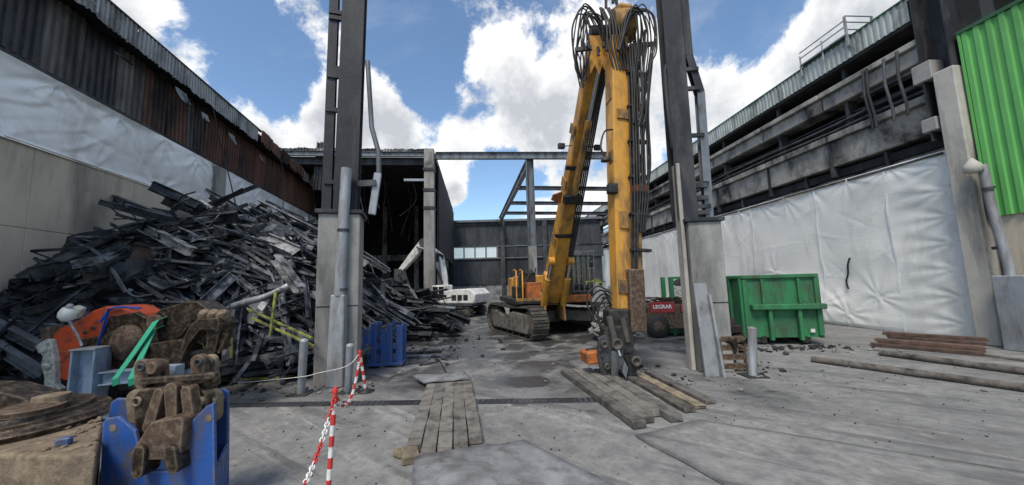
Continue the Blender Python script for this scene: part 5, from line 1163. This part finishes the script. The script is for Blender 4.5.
def chain(a, b, sag, lab, n, mid=None):
    t = thing('barrier_chain', lab, 'chain', (a+b)/2, 0, 'plastic chain lengths')
    P = [a.lerp(b, k/n)-UP*(sag*4*(k/n)*(1-k/n)) for k in range(n+1)]; cur = None
    tor = []
    for k in range(n):
        c = (P[k]+P[k+1])/2; d = (P[k+1]-P[k]); L = d.length*.72; d.normalize(); X, Y, Z = frame(P[k], P[k+1], (0, 0, 1)); s_ = X if k % 2 else Z
        if k % 6 == 0:
            if cur: cur.build('chain_segment', 'warning_red' if (k//6) % 2 else 'warning_white', t)
            cur = MB()
        ring = [c+d*(L*math.cos(x))+s_*(.019*math.sin(x)) for x in [2*math.pi*i/8 for i in range(9)]]; cur.tube(ring, .0065, 5)
    cur.build('chain_segment', 'warning_red' if (n//6) % 2 else 'warning_white', t)
chain(p1t-UP*.02, p2t-UP*.02, .42, 'sagging red and white plastic chain between the two striped poles', 78)
chain(p1t-UP*.02, W(296, 500, 2.75), .10, 'red and white plastic chain running from nearest pole out of the bottom edge', 30)
q = MB(); q.tube(spline([W(238, 383, 7.5), W(300, 377, 7.15), W(318, 373, 7.1), W(347, 366, 7.05), p2t], 5), .007, 5); tag(q.build('white_tape', 'warning_white'), 'thin white barrier tape strung past the grey posts to leaning pole', 'tape')
# ------------------------------------------------------------------ posts and pipes at the columns
def post(a, top, r, lab, m='pale_steel', grp=None):
    t = thing('guard_post', lab, 'post', a, 0, grp); b = Vector(top)-Vector(a)
    q = MB(); q.cyl((0, 0, 0), b, r, 14); lpart(q, 'tube', m, t); q = MB(); q.lathe([(r*1.04, 0), (r*.95, .03), (r*.3, .05)], b, b.normalized(), 14); lpart(q, 'cap', m, t)
    q = MB(); q.box((0, 0, .012), (r*5, r*5, .02)); lpart(q, 'base_plate', 'worn_steel', t)
post(G(301, 394), W(304, 341, 7.1), .075, 'grey steel guard post standing left of the left column pedestal')
post(G(348, 392), W(350, 346, 7.2), .07, 'slim grey guard post in front of the left column pedestal')
post(G(753, 376), W(752, 329, 7.75), .085, 'pale grey guard post right of the right column')
pp = G(337, 386); pp.y -= .05
dpp = thing('drain_pipe', 'pale blue-grey downpipe with wide boxed foot on the front of left column', 'pipe', pp)
q = MB(); q.bar((-.0, 0, 0), (.02, .0, 1.92), .36, .2, up=(0, 1, 0), w2=.30, h2=.18); lpart(q, 'boxed_foot', 'pale_steel', dpp, .02)
q = MB(); q.tube([(.03, 0, 1.9), (.05, .02, 3.0), (.09, .05, 4.75)], .115, 12); lpart(q, 'pipe', 'pale_steel', dpp)
for z in (2.0, 3.3): q = MB(); q.lathe([(.125, 0), (.125, .06)], (.035+.01*z, .02, z), UP, 12); lpart(q, 'clamp', 'worn_steel', dpp)
# leaning guard channel on the right column
gp = G(715, 377)
gt = thing('guard_channel', 'blue-grey steel channel standing against the front of right column', 'steel channel', gp)
q = MB(); q.bar((-.17, 0, 0), (-.24, .06, 1.95), .06, .05, up=(0, 1, 0)); q.bar((-.02, .03, 0), (-.1, .09, 1.95), .26, .015, up=(0, 1, 0)); lpart(q, 'channel_web', 'pale_panel', gt)
q = MB(); q.bar((.16, -.03, 0), (.04, .04, 1.7), .05, .1, up=(0, 1, 0)); lpart(q, 'channel_flange', 'pale_panel', gt)
# rusty scrap bin beside the right column
bp = G(739, 373); bt = thing('scrap_bin', 'rusty brown cage bin full of dark offcuts between right column and guard post', 'bin', bp+Vector((0, .35, 0)), -.1)
for x in (-.24, .24):
    for y in (-.24, .24): q = MB(); q.bar((x, y, 0), (x*1.05, y, .72), .05, .05); lpart(q, 'corner_post', 'rust_brown', bt)
for y, x0_, x1_ in ((-.25, -.24, .24), (.25, -.24, .24)):
    for z in (.12, .32, .52, .7): q = MB(); q.bar((x0_, y, z), (x1_, y, z), .02, .13); lpart(q, 'slat', 'rust_brown', bt)
q = MB()
for i in range(16): q.box((rr.uniform(-.2, .2), rr.uniform(-.2, .2), rr.uniform(.5, .98)), (rr.uniform(.2, .5), .1, rr.uniform(.08, .2)), rotm(rr.uniform(-.5, .5), rr.uniform(-.6, .6), rr.uniform(0, 3)))
lpart(q, 'offcuts', 'rusty_scrap', bt)['kind'] = 'stuff'

# ------------------------------------------------------------------ blue rack
bl = G(381, 368); rk = thing('blue_rack', 'royal blue steel stillage with upright bars at the foot of the middle heap', 'rack', bl+Vector((0, .3, 0)), .1); rk.scale = (.84, .84, .84)
q = MB(); q.box((0, 0, .09), (1.2, .7, .08)); lpart(q, 'base_deck', 'royal_blue', rk, .01)
for x in (-.5, 0, .5): q = MB(); q.box((x, 0, .025), (.14, .7, .05)); lpart(q, 'skid', 'dark_timber', rk)
for x, h in ((-.52, 1.05), (-.28, 1.2), (.02, 1.0), (.2, 1.18), (.5, 1.12)):
    for y in (-.3, .3): q = MB(); q.box((x, y, .13+h/2), (.17, .07, h)); lpart(q, 'upright', 'royal_blue', rk, .012)
for z in (.3, .62): q = MB(); q.box((0, -.255, z), (1.16, .03, .16)); lpart(q, 'cross_bar', 'royal_blue', rk)
for i in range(7): q = MB(); x = rr.uniform(-.4, .4); q.tube(spline([(x, .1, .2), (x+.1, -.05, .7), (x-.1, -.1, 1.0), (x+.15, 0, 1.25)], 4), .02, 5); lpart(q, 'wire', 'pale_steel' if i % 2 else 'worn_steel', rk)
lone('rack_post', G(372, 352)+Vector((0, .9, 0)), G(372, 352)+Vector((0, .9, 2.2)), br(.14, .1), 'worn_steel', 'dark upright steel post standing behind the blue rack', 'post')
q = MB(); q.tube([G(424, 365, .02), G(440, 361, .02), G(446, 372, .02)], .018, 5); tag(q.build('bent_wire', 'soot_steel'), 'bent dark wire lying on ground right of the blue rack', 'wire')

# ------------------------------------------------------------------ green skip
c0 = Vector((7.0, 11.0, 0)); sx_ = Vector((.99, -.14, 0)).normalized(); sy_ = Vector((.14, .99, 0)).normalized()
sk = thing('green_skip', 'large green steel roll-off skip with ribbed sides before the white sheet', 'skip', c0+sx_*1.05+sy_*2.2, math.atan2(sx_.y, sx_.x))
Wd, Ld, Hd = 2.1, 4.4, 2.0; zb = .22
q = MB(); q.box((0, 0, zb+.04), (Wd-.1, Ld-.1, .08)); lpart(q, 'floor', 'green', sk)
for sx2 in (-1, 1):
    q = MB(); q.box((sx2*(Wd/2-.04), 0, (Hd+zb)/2), (.05, Ld-.12, Hd-zb)); lpart(q, 'side_panel', 'green', sk)
    q = MB(); q.box((sx2*(Wd/2-.01), 0, Hd+.03), (.13, Ld, .1)); lpart(q, 'top_rail', 'green', sk, .015)
    q = MB(); q.box((sx2*(Wd/2-.01), 0, zb+.05), (.12, Ld, .14)); lpart(q, 'bottom_rail', 'green', sk, .015)
    for k in range(7): q = MB(); q.box((sx2*(Wd/2+.02), -Ld/2+.05+k*(Ld-.1)/6, (Hd+zb)/2+.05), (.08, .11, Hd-zb-.15)); lpart(q, 'side_rib', 'green', sk, .012)
    q = MB(); q.box((sx2*.55, 0, zb/2+.05), (.14, Ld, .2)); lpart(q, 'skid_rail', 'black_steel', sk)
for e in (-1, 1):
    q = MB(); q.box((0, e*(Ld/2-.03), (Hd+zb)/2), (Wd-.12, .05, Hd-zb)); lpart(q, 'end_panel', 'green', sk)
    q = MB(); q.box((0, e*(Ld/2), Hd+.035), (Wd+.04, .14, .11)); lpart(q, 'end_rail', 'green', sk, .015)
for x in (-Wd/2+.06, Wd/2-.06): q = MB(); q.box((x, -Ld/2-.02, (Hd+zb)/2), (.12, .1, Hd-zb-.1)); lpart(q, 'corner_post', 'green', sk, .015)
q = MB(); q.box((.12, -Ld/2-.12, 1.13), (Wd-.1, .2, .16)); lpart(q, 'bumper_bar', 'green', sk, .02)
for x in (-.38, .42): q = MB(); q.bar((x, -Ld/2-.1, .15), (x, -Ld/2-.1, 1.05), .1, .12, up=(0, 1, 0)); lpart(q, 'end_rib', 'green', sk, .012)
for x in (-.5, .5): q = MB(); q.bar((x, -Ld/2-.06, 1.22), (x, -Ld/2-.06, Hd-.05), .08, .06, up=(0, 1, 0)); lpart(q, 'end_rib', 'green', sk, .01)
for sx2 in (-1, 1): q = MB(); q.cyl((sx2*.75, -Ld/2+.15, .12), (sx2*.62, -Ld/2+.15, .12), .115, 14); lpart(q, 'roller', 'black_steel', sk)
q = MB(); q.box((.75, -Ld/2-.062, .42), (.12, .01, .1)); lpart(q, 'white_plate', 'white_paint', sk)

# ------------------------------------------------------------------ red plant behind the arm
rp = Vector((5.9, 13.3, 0)); rm = thing('red_crusher', 'low rusty machine with red lettered panels behind the excavator shear', 'machine', rp, -.05); rm.scale = (.9, .9, .88)
q = MB(); q.plate([(-1.3, .35), (1.2, .35), (1.25, 1.1), (.3, 1.15), (.2, 1.3), (-1.3, 1.25)], (0, 0, 0), (1, 0, 0), (0, 0, 1), 1.5); lpart(q, 'body', 'rust_brown', rm, .03)
q = MB(); q.box((-.75, -.79, 1.2), (.95, .05, .42)); pa = lpart(q, 'lettered_panel', 'red', rm, .01)
q = MB(); q.box((.33, -.79, 1.16), (.75, .05, .32)); pb = lpart(q, 'lettered_panel', 'red', rm, .01)
for (s_, x, z, par, hgt) in (('LEGRAR', -.75, 1.16, pa, .2), ('LEGRAR', .33, 1.11, pb, .16)):
    cu = bpy.data.curves.new('lettering', 'FONT'); cu.body = s_; cu.size = hgt; cu.align_x = 'CENTER'; cu.extrude = .003; cu.offset = .004
    to = bpy.data.objects.new('tmp_text', cu); col.objects.link(to); dg = bpy.context.evaluated_depsgraph_get(); me = bpy.data.meshes.new_from_object(to.evaluated_get(dg)); bpy.data.objects.remove(to)
    me.materials.clear(); me.materials.append(M['lettering']); o = bpy.data.objects.new('lettering', me); col.objects.link(o); o.parent = par; o.location = (x, -.822, z); o.rotation_euler = (math.pi/2, 0, 0)
for x in (-.95, .75):
    q = MB(); q.lathe([(.12, -.14), (.42, -.14), (.45, -.08), (.45, .08), (.42, .14), (.12, .14)], (x, -.7, .45), (0, 1, 0), 24); wh = lpart(q, 'wheel', 'rubber', rm); q = MB(); q.lathe([(.05, -.155), (.2, -.15), (.24, -.1)], (x, -.7, .45), (0, 1, 0), 16); lpart(q, 'hub', 'rust_brown', wh)
q = MB(); q.plate([(-.62, 0), (.62, 0), (.5, .4), (.0, .62), (-.5, .4)], (-.95, -.77, .5), (1, 0, 0), (0, 0, 1), .05); lpart(q, 'wheel_arch', 'rust_brown', rm)
q = MB()
for i in range(22): q.tube(spline([(rr.uniform(-1.3, 1.1), rr.uniform(-.6, .5), 1.25), (rr.uniform(-1.3, 1.1), rr.uniform(-.6, .5), 1.55), (rr.uniform(-1.3, 1.1), rr.uniform(-.6, .5), 1.35)], 4), .018, 4)
lpart(q, 'rebar_tangle', 'rusty_scrap', rm)['kind'] = 'stuff'
gs = thing('green_hopper', 'small green framed hopper with white side board just left of right column', 'hopper', (6.3, 13.6, 0), -.05)
for x in (-.45, .75):
    for y in (-.4, .4): q = MB(); q.box((x, y, 1.05), (.14, .12, 2.1)); lpart(q, 'frame_post', 'green', gs)
q = MB(); q.box((.15, -.43, 1.58), (1.2, .05, .38)); lpart(q, 'white_board', 'off_white_paint', gs); q = MB(); q.box((.42, -.462, 1.6), (.35, .01, .13)); lpart(q, 'red_mark', 'red', gs)
q = MB(); q.box((.15, 0, .8), (1.3, .7, .9)); lpart(q, 'tank', 'dull_green', gs, .03); q = MB(); q.box((.15, 0, .18), (1.6, .9, .25)); lpart(q, 'sole', 'dull_green', gs, .03)
q = MB(); q.box((.15, -.42, 2.06), (1.3, .1, .09)); lpart(q, 'top_rail', 'green', gs)
q = MB(); rock(q, (.35, 0, 1.85), .48, rr); rock(q, (.1, .1, 1.8), .4, rr); lpart(q, 'dark_load', 'heap_dark', gs)

# ------------------------------------------------------------------ timbers on the right
random.seed(12)
def log(a, b, r, lab, m):
    q = MB(); P = [Vector(a).lerp(Vector(b), k/12)+Vector((.02*nz3(k, 1, r), .02*nz3(k, 5, r), r*.92+.012*nz3(k, 9, r))) for k in range(13)]
    q.tube(P, [r*(1+.12*nz3(k*.9, r*50, 3)) for k in range(13)], 9); tag(q.build('timber_pole', m), lab, 'timber pole')
log(G(812, 362), G(1060, 397), .075, 'long front timber pole on the ground at right, nearest the camera', 'dark_timber')
log(G(880, 355.5), G(1060, 380), .075, 'shorter timber pole lying between front pole and the stacked boards', 'dark_timber')
for k, (a, b, z) in enumerate((((872, 346), (984, 356), 0), ((878, 343), (986, 352), 0), ((876, 344.5), (985, 354), .1), ((888, 341.5), (988, 350), .1), ((884, 341), (990, 349), .19))):
    plank('stacked_board', G(*a)+UP*(z+.005), G(*b)+UP*(z+.005), .2, .085, 'red_timber', ('front bottom', 'rear bottom', 'front upper', 'rear upper', 'topmost')[k]+' reddish board in the low stack against the plastic sheet', 'board', 'stacked reddish boards')
plank('timber_plank', G(960, 352.5), G(1060, 367), .12, .06, 'timber', 'thin pale plank lying in front of the corner pier at right', 'plank')
# ------------------------------------------------------------------ blue-grey H stand
hs = G(79, 424); st = thing('steel_stand', 'blue-grey steel H-beam stand carrying the orange shear attachment', 'stand', hs, .18)
q = MB(); q.ibeam((0, .1, .02), (0, .1, 1.17), .34, .32, .03, .025, up=(1, 0, 0)); lpart(q, 'post', 'blue_grey_paint', st, .006)
q = MB(); q.box((0, .1, 1.185), (.36, .36, .02)); lpart(q, 'cap_plate', 'pale_steel', st)
q = MB(); q.ibeam((.19, .1, .68), (1.5, .1, .72), .22, .2, .025, .02, up=(0, 0, 1)); lpart(q, 'cross_beam', 'blue_grey_paint', st, .005)
q = MB(); q.ibeam((1.65, .1, .02), (1.65, .1, .95), .26, .28, .03, .025, up=(1, 0, 0)); lpart(q, 'post', 'blue_grey_paint', st, .006)
for x in (0, 1.65): q = MB(); q.box((x, .1, .012), (.5, .6, .024)); lpart(q, 'foot_plate', 'blue_grey_paint', st)
q = MB(); q.ibeam((.1, .1, .11), (1.6, .1, .11), .14, .14, .02, .015, up=(0, 0, 1)); lpart(q, 'tie_beam', 'blue_grey_paint', st)
# ------------------------------------------------------------------ orange shear lying on the stand and a block
Ys = 6.55
def SW(px, py, dy=0.0): return W(px, py, Ys+dy)
sh = thing('shear_attachment', 'big orange and brown demolition shear with open jaws lying on the steel stand', 'shear attachment', Vector((SW(130, 340).x, Ys, 0)))
def splate(name, pts, dy, t, m, bev=.02, seg=2):
    """thick plate drawn in the vertical plane of the shear"""
    o_ = SW(*pts[0], dy); P = [SW(px, py, dy)-o_ for px, py in pts]; q = MB(); q.plate([(p.x, p.z) for p in P], o_, (1, 0, 0), (0, 0, 1), t); return q.build(name, m, sh, bevel=bev, seg=seg)
splate('body', [(72, 334), (80, 326), (92, 321), (102, 316), (112, 309), (124, 305), (138, 306), (148, 313), (154, 326), (157, 346), (152, 366), (144, 375), (84, 376), (74, 370), (70, 352)], .25, .62, 'red_orange', .03)
splate('body_rib', [(80, 340), (100, 336), (102, 344), (82, 350)], -.07, .05, 'greasy_brown', .01)
splate('body_rib', [(80, 362), (104, 358), (106, 366), (82, 371)], -.07, .05, 'greasy_brown', .01)
for px, py in ((86, 332), (94, 328), (86, 356), (94, 352)): q = MB(); q.lathe([(.035, 0), (.03, .04), (.01, .045)], SW(px, py, -.06), (0, -1, 0), 8); q.build('bolt', 'rust_brown', sh)
splate('end_flange', [(66, 328), (74, 324), (80, 374), (70, 378)], .25, .75, 'rust_brown', .02)
splate('pivot_cheek', [(102, 338), (112, 316), (138, 312), (158, 322), (162, 352), (146, 372), (118, 370), (104, 356)], -.16, .09, 'greasy_brown', .02)
q = MB(); q.lathe([(.30, 0), (.30, .04), (.22, .05), (.22, .09), (.1, .1)], SW(128, 342, -.21), (0, -1, 0), 28); q.build('pivot_boss', 'rust_brown', sh)
q = MB(); q.lathe([(.13, 0), (.12, .05)], SW(156, 322, -.2), (0, -1, 0), 18); q.build('jaw_pin', 'rust_brown', sh)
splate('upper_jaw', [(148, 326), (170, 308), (192, 302), (206, 303), (220, 312), (222, 320), (208, 322), (196, 326), (188, 336), (170, 344), (152, 346)], .0, .34, 'greasy_brown', .02)
splate('jaw_nose', [(190, 300.5), (207, 301), (222, 311), (224, 318), (212, 316), (200, 320), (194, 312)], .0, .40, 'greasy_brown', .02, 2)
splate('lower_jaw', [(150, 344), (172, 340), (190, 338), (200, 322), (212, 316), (226, 316), (229, 322), (222, 350), (212, 352), (214, 330), (204, 334), (190, 366), (180, 368), (156, 368)], -.3, .3, 'greasy_brown', .015)
splate('tooth_bar', [(198, 325), (206, 318), (226, 316.5), (228, 323), (226, 330), (220, 328), (208, 329), (196, 345), (186, 370), (181, 368)], -.36, .36, 'greasy_brown', .015)
for px in (206, 215, 224): q = MB(); q.lathe([(.085, -.12), (.1, -.05), (.1, .1), (.06, .16)], SW(px, 318, -.35), (.2, -.5, .6), 12); q.build('tooth', 'tan_dust', sh)
for (a, b) in (((206, 346), (214, 332)), ((212, 350), (220, 331))): q = MB(); q.bar(SW(*a, -.38), SW(*b, -.38), .05, .3); q.build('jaw_rib', 'greasy_brown', sh)
q = MB(); q.bar(SW(195, 352, -.25), SW(222, 347, -.25), .4, .06); q.build('jaw_floor', 'black_steel', sh)
wb = splate('mount_bracket', [(38, 346), (50, 338), (54, 340), (58, 362), (58, 384), (64, 388), (62, 392), (50, 394), (46, 390), (48, 378), (44, 364), (46, 356)], -.1, .1, 'off_white_paint', .015)
for px, py in ((44, 350), (52, 388), (48, 366)): q = MB(); q.lathe([(.055, 0), (.05, .05), (.02, .06)], SW(px, py, -.16), (0, -1, 0), 14); q.build('bolt', 'off_white_paint', wb)
q = MB(); q.box(SW(120, 382, .2), (1.4, .5, .18)); q.build('chock', 'dark_timber', sh, bevel=.02)
q = MB(); q.box(Vector((SW(95, 390, .3).x, Ys+.3, .22)), (.5, .5, .44)); q.build('support_block', 'dark_timber', sh, bevel=.02)
q = MB(); q.box(Vector((SW(170, 390, .3).x, Ys+.25, .3)), (.4, .5, .6)); q.build('support_block', 'black_steel', sh, bevel=.02)
q = MB(); q.tube(spline([SW(100, 322, -.12), SW(113, 308, -.1), SW(140, 308, -.1)], 5), .02, 6); q.build('cable_guard', 'blue_strap', sh)
# white cap light on a bent rod
wl = thing('white_lamp', 'round white capped lamp on a bent rod above the orange shear', 'lamp', SW(82, 346, -.3))
q = MB(); q.tube(spline([SW(82, 346, -.35), SW(78, 336, -.35), SW(72, 326, -.35), SW(69, 319, -.35)], 5), .022, 6); q.build('rod', 'pale_steel', wl)
q = MB(); c = SW(68, 315, -.35); q.lathe([(.03, -.1), (.08, -.09), (.12, -.03), (.12, .04), (.09, .12), (.03, .15)], c, (.35, -.2, .9), 18); hd = q.build('cap', 'white_paint', wl); q = MB(); q.lathe([(.05, .14), (.055, .16), (.03, .2)], c, (.35, -.2, .9), 12); q.build('knob', 'pale_steel', hd)
q = MB(); q.box(SW(77, 312, -.3), (.14, .14, .2), rotm(.2, .4, .3)); q.build('bracket', 'off_white_paint', wl, bevel=.02)
# slings
for k, (a, b) in enumerate((((156, 321), (115, 379)), ((153, 330), (131, 379)))):
    pa, pb = SW(*a, -.3), SW(*b, -.75)
    q = MB(); q.ribbon([pa+Vector((.02, .14, .05)), pa, pa.lerp(pb, .5)-UP*.01, pb, pb+Vector((.0, .03, -.10))], .115, .012, (1, 0, .35)); tag(q.build('lifting_sling', 'sling_green'), ('upper left', 'lower right')[k]+' of the two green slings tying the shear to the stand', 'sling', 'green lifting slings')
q = MB(); q.ribbon([SW(98, 346, -.2), SW(104, 326, -.24), SW(109, 309, -.24), SW(124, 307, -.25), SW(140, 308.5, -.22)], .05, .01, (0, 1, 0)); tag(q.build('blue_strap', 'blue_strap'), 'thin blue strap lying over the top of the orange shear', 'strap')
# ------------------------------------------------------------------ blue cradle and the rusty grab standing in it
YC = 3.25
def CW(px, py, dy=0.0): return W(px, py, YC+dy)
cr_ = thing('blue_cradle', 'royal blue steel cradle with notched plates in the left foreground', 'cradle', Vector((CW(160, 470).x, YC+.25, 0)))
def cplate(name, pts, dy, t, m, par, bev=.006, bottom=None):
    o_ = CW(*pts[0], dy); P = [CW(px, py, dy)-o_ for px, py in pts]; pl = [(p.x, p.z) for p in P]
    if bottom is not None: pl = [(x, (bottom-o_.z) if z is None else z) for x, z in pl]
    q = MB(); q.plate(pl, o_, (1, 0, 0), (0, 0, 1), t); return q.build(name, m, par, bevel=bev, seg=2)
z470 = CW(150, 540).z
cplate('front_plate', [(100, 540), (104, 424), (107, 418), (120, 416), (137, 430), (146, 470), (172, 470), (178, 436), (207, 406), (215, 402), (217, 540)], 0, .03, 'royal_blue', cr_)
cplate('rear_plate', [(100, 510), (112, 402), (118, 398), (128, 398), (140, 412), (150, 450), (190, 450), (196, 418), (212, 400), (216, 390), (224, 388), (229, 392), (228, 510)], .55, .03, 'royal_blue', cr_)
for (pa, pb) in (((216, 470), (227, 455)), ((102, 470), (108, 455))):
    a = CW(*pa, .02); b = CW(*pb, .53); a.z = b.z = .3; q = MB(); q.bar(a, b, .025, .52); q.build('side_plate', 'royal_blue', cr_)
q = MB(); q.box(Vector((CW(160, 470).x+.02, YC+.27, .06)), (1.15, .62, .12)); q.build('sole', 'royal_blue', cr_, bevel=.01)
for (px, py, dy) in ((113, 428, 0), (209, 418, 0), (222, 398, .55)):
    q = MB(); q.lathe([(.03, 0), (.03, .003)], CW(px, py, dy-.016), (0, -1, 0), 14); o = q.build('lifting_eye', 'tan_dust', cr_); o.scale = (1, 1, 1)
gr = thing('rusty_grab', 'rusty brown grab tool with paired knuckles standing in the blue cradle', 'grab', Vector((CW(170, 470).x, YC+.28, 0)))
def lobe(name, cs, dy, t, m):
    """thick plate whose outline is the hull of discs (px, py, r metres)"""
    pts = []
    for (px, py, r) in cs:
        c = CW(px, py, dy)
        for k in range(14): pts.append((c.x+r*math.cos(k*math.pi/7), c.z+r*math.sin(k*math.pi/7)))
    pts = sorted(set(pts)); lo = []; hi = []
    for p in pts:
        while len(lo) > 1 and (lo[-1][0]-lo[-2][0])*(p[1]-lo[-2][1])-(lo[-1][1]-lo[-2][1])*(p[0]-lo[-2][0]) <= 0: lo.pop()
        lo.append(p)
    for p in reversed(pts):
        while len(hi) > 1 and (hi[-1][0]-hi[-2][0])*(p[1]-hi[-2][1])-(hi[-1][1]-hi[-2][1])*(p[0]-hi[-2][0]) <= 0: hi.pop()
        hi.append(p)
    poly = lo[:-1]+hi[:-1]; q = MB(); q.plate(poly, (0, YC+dy, 0), (1, 0, 0), (0, 0, 1), t); return q.build(name, m, gr, bevel=.009, seg=2)
for k, (px, dy) in enumerate(((143, .16), (151, .28), (161, .34), (200, .20), (211, .30))):
    tall = 366 if k < 3 else 361
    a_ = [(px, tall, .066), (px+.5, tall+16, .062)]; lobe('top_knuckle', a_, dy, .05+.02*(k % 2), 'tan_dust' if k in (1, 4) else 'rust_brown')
    q = MB(); q.lathe([(.036, 0), (.036, .03), (.022, .032), (.02, .012), (.005, .012)], CW(px, tall+1, dy-.04), (0, -1, 0), 14); q.build('pin', 'worn_steel', gr)
    if k == 1: continue
    bx = px-4 if k < 3 else px+1
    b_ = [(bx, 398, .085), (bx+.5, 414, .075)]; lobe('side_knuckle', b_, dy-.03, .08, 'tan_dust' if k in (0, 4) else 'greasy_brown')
    q = MB(); q.lathe([(.045, 0), (.045, .03), (.028, .032), (.026, .01), (.005, .01)], CW(bx, 401, dy-.075), (0, -1, 0), 14); q.build('pin', 'tan_dust', gr)
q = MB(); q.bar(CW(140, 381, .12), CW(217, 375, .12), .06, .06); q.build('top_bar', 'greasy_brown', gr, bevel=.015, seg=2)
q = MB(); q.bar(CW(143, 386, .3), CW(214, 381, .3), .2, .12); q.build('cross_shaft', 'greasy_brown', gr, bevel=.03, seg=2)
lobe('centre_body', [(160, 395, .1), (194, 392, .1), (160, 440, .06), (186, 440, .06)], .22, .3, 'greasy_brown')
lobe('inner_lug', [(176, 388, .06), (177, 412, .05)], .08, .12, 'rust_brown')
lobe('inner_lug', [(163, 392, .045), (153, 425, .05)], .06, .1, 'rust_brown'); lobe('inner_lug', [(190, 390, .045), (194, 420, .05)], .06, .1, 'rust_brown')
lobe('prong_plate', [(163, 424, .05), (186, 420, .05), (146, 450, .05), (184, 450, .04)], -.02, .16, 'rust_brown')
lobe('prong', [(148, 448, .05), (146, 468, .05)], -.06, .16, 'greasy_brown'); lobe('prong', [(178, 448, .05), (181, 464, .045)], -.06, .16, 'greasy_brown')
q = MB(); q.lathe([(.07, 0), (.08, .05), (.05, .09)], CW(160, 366, .2), (0, -1, 0), 16); q.build('pin', 'rust_brown', gr)
q = MB(); q.box(CW(172, 372, .5), (.16, .1, .14)); q.build('blue_lug', 'blue_grey_paint', gr)
# ------------------------------------------------------------------ rusty slewing base, lower left corner
YB = 2.95
sb = thing('rusty_slew_base', 'dusty tan steel block topped by a rusty turntable ring in lower left corner', 'machine part', Vector((-4.2, YB, 0)))
def BW(px, py, z): return G(px, py, z)
zt = .86; c = BW(28, 430, zt)
A_, B_, C_, D_ = BW(-60, 452, zt), BW(97, 452, zt), BW(104, 420, zt), BW(-20, 408, zt)
q = MB()
top = [A_, BW(60, 456, zt), B_, C_, BW(78, 413, zt), D_]; bot = [Vector((p.x, p.y, .02)) for p in top]; n = len(top)
q.add(top+bot, [tuple(range(n)), tuple(range(2*n-1, n-1, -1))]+[(i, n+i, n+(i+1) % n, (i+1) % n) for i in range(n)]); q.build('block', 'tan_dust', sb, bevel=.03, seg=3)
q = MB(); q.lathe([(.62, 0), (.64, .05), (.6, .1), (.5, .11), (.48, .16), (.36, .17), (.3, .2), (.12, .215)], c+Vector((-.25, .1, .0)), UP, 48, False); q.build('turntable_ring', 'greasy_brown', sb)
q = MB(); q.lathe([(.2, 0), (.21, .05), (.16, .07), (.1, .075)], c+Vector((.04, -.02, .165)), UP, 32, False); q.build('hub_disc', 'rust_brown', sb)
q = MB(); q.lathe([(.13, 0), (.12, .08), (.05, .09)], c+Vector((.06, .1, .2)), UP, 24, False); o = q.build('hub_cap', 'tan_dust', sb); o.hide_render = False
q = MB(); P_ = c+Vector((-.55, .2, .1)); q.plate([(-.5, 0), (.5, 0), (.35, .16), (.05, .26), (-.5, .3)], P_, (1, .1, 0), (0, 0, 1), .3); q.build('rusty_arm', 'greasy_brown', sb, bevel=.015, seg=2)
for (px, py) in ((72, 437), (80, 433), (88, 446), (64, 447), (96, 440), (46, 450), (92, 428)):
    q = MB(); q.lathe([(.022, 0), (.022, .012), (.012, .014)], BW(px, py, zt+.002), UP, 8); q.build('bolt', 'rust_brown', sb)
q = MB()
for i in range(40):
    rock(q, BW(rr.uniform(50, 100), rr.uniform(414, 432), zt+.005), rr.uniform(.01, .045), rr)
o = q.build('grit', 'tan_dust', sb); o['kind'] = 'stuff'
for (px, py, L) in ((64, 441, .09),):
    q = MB(); q.box(BW(px, py, zt+.03), (L, .06, .06), rotm(0, 0, .4)); q.build('blue_fitting', 'royal_blue', sb, bevel=.01)
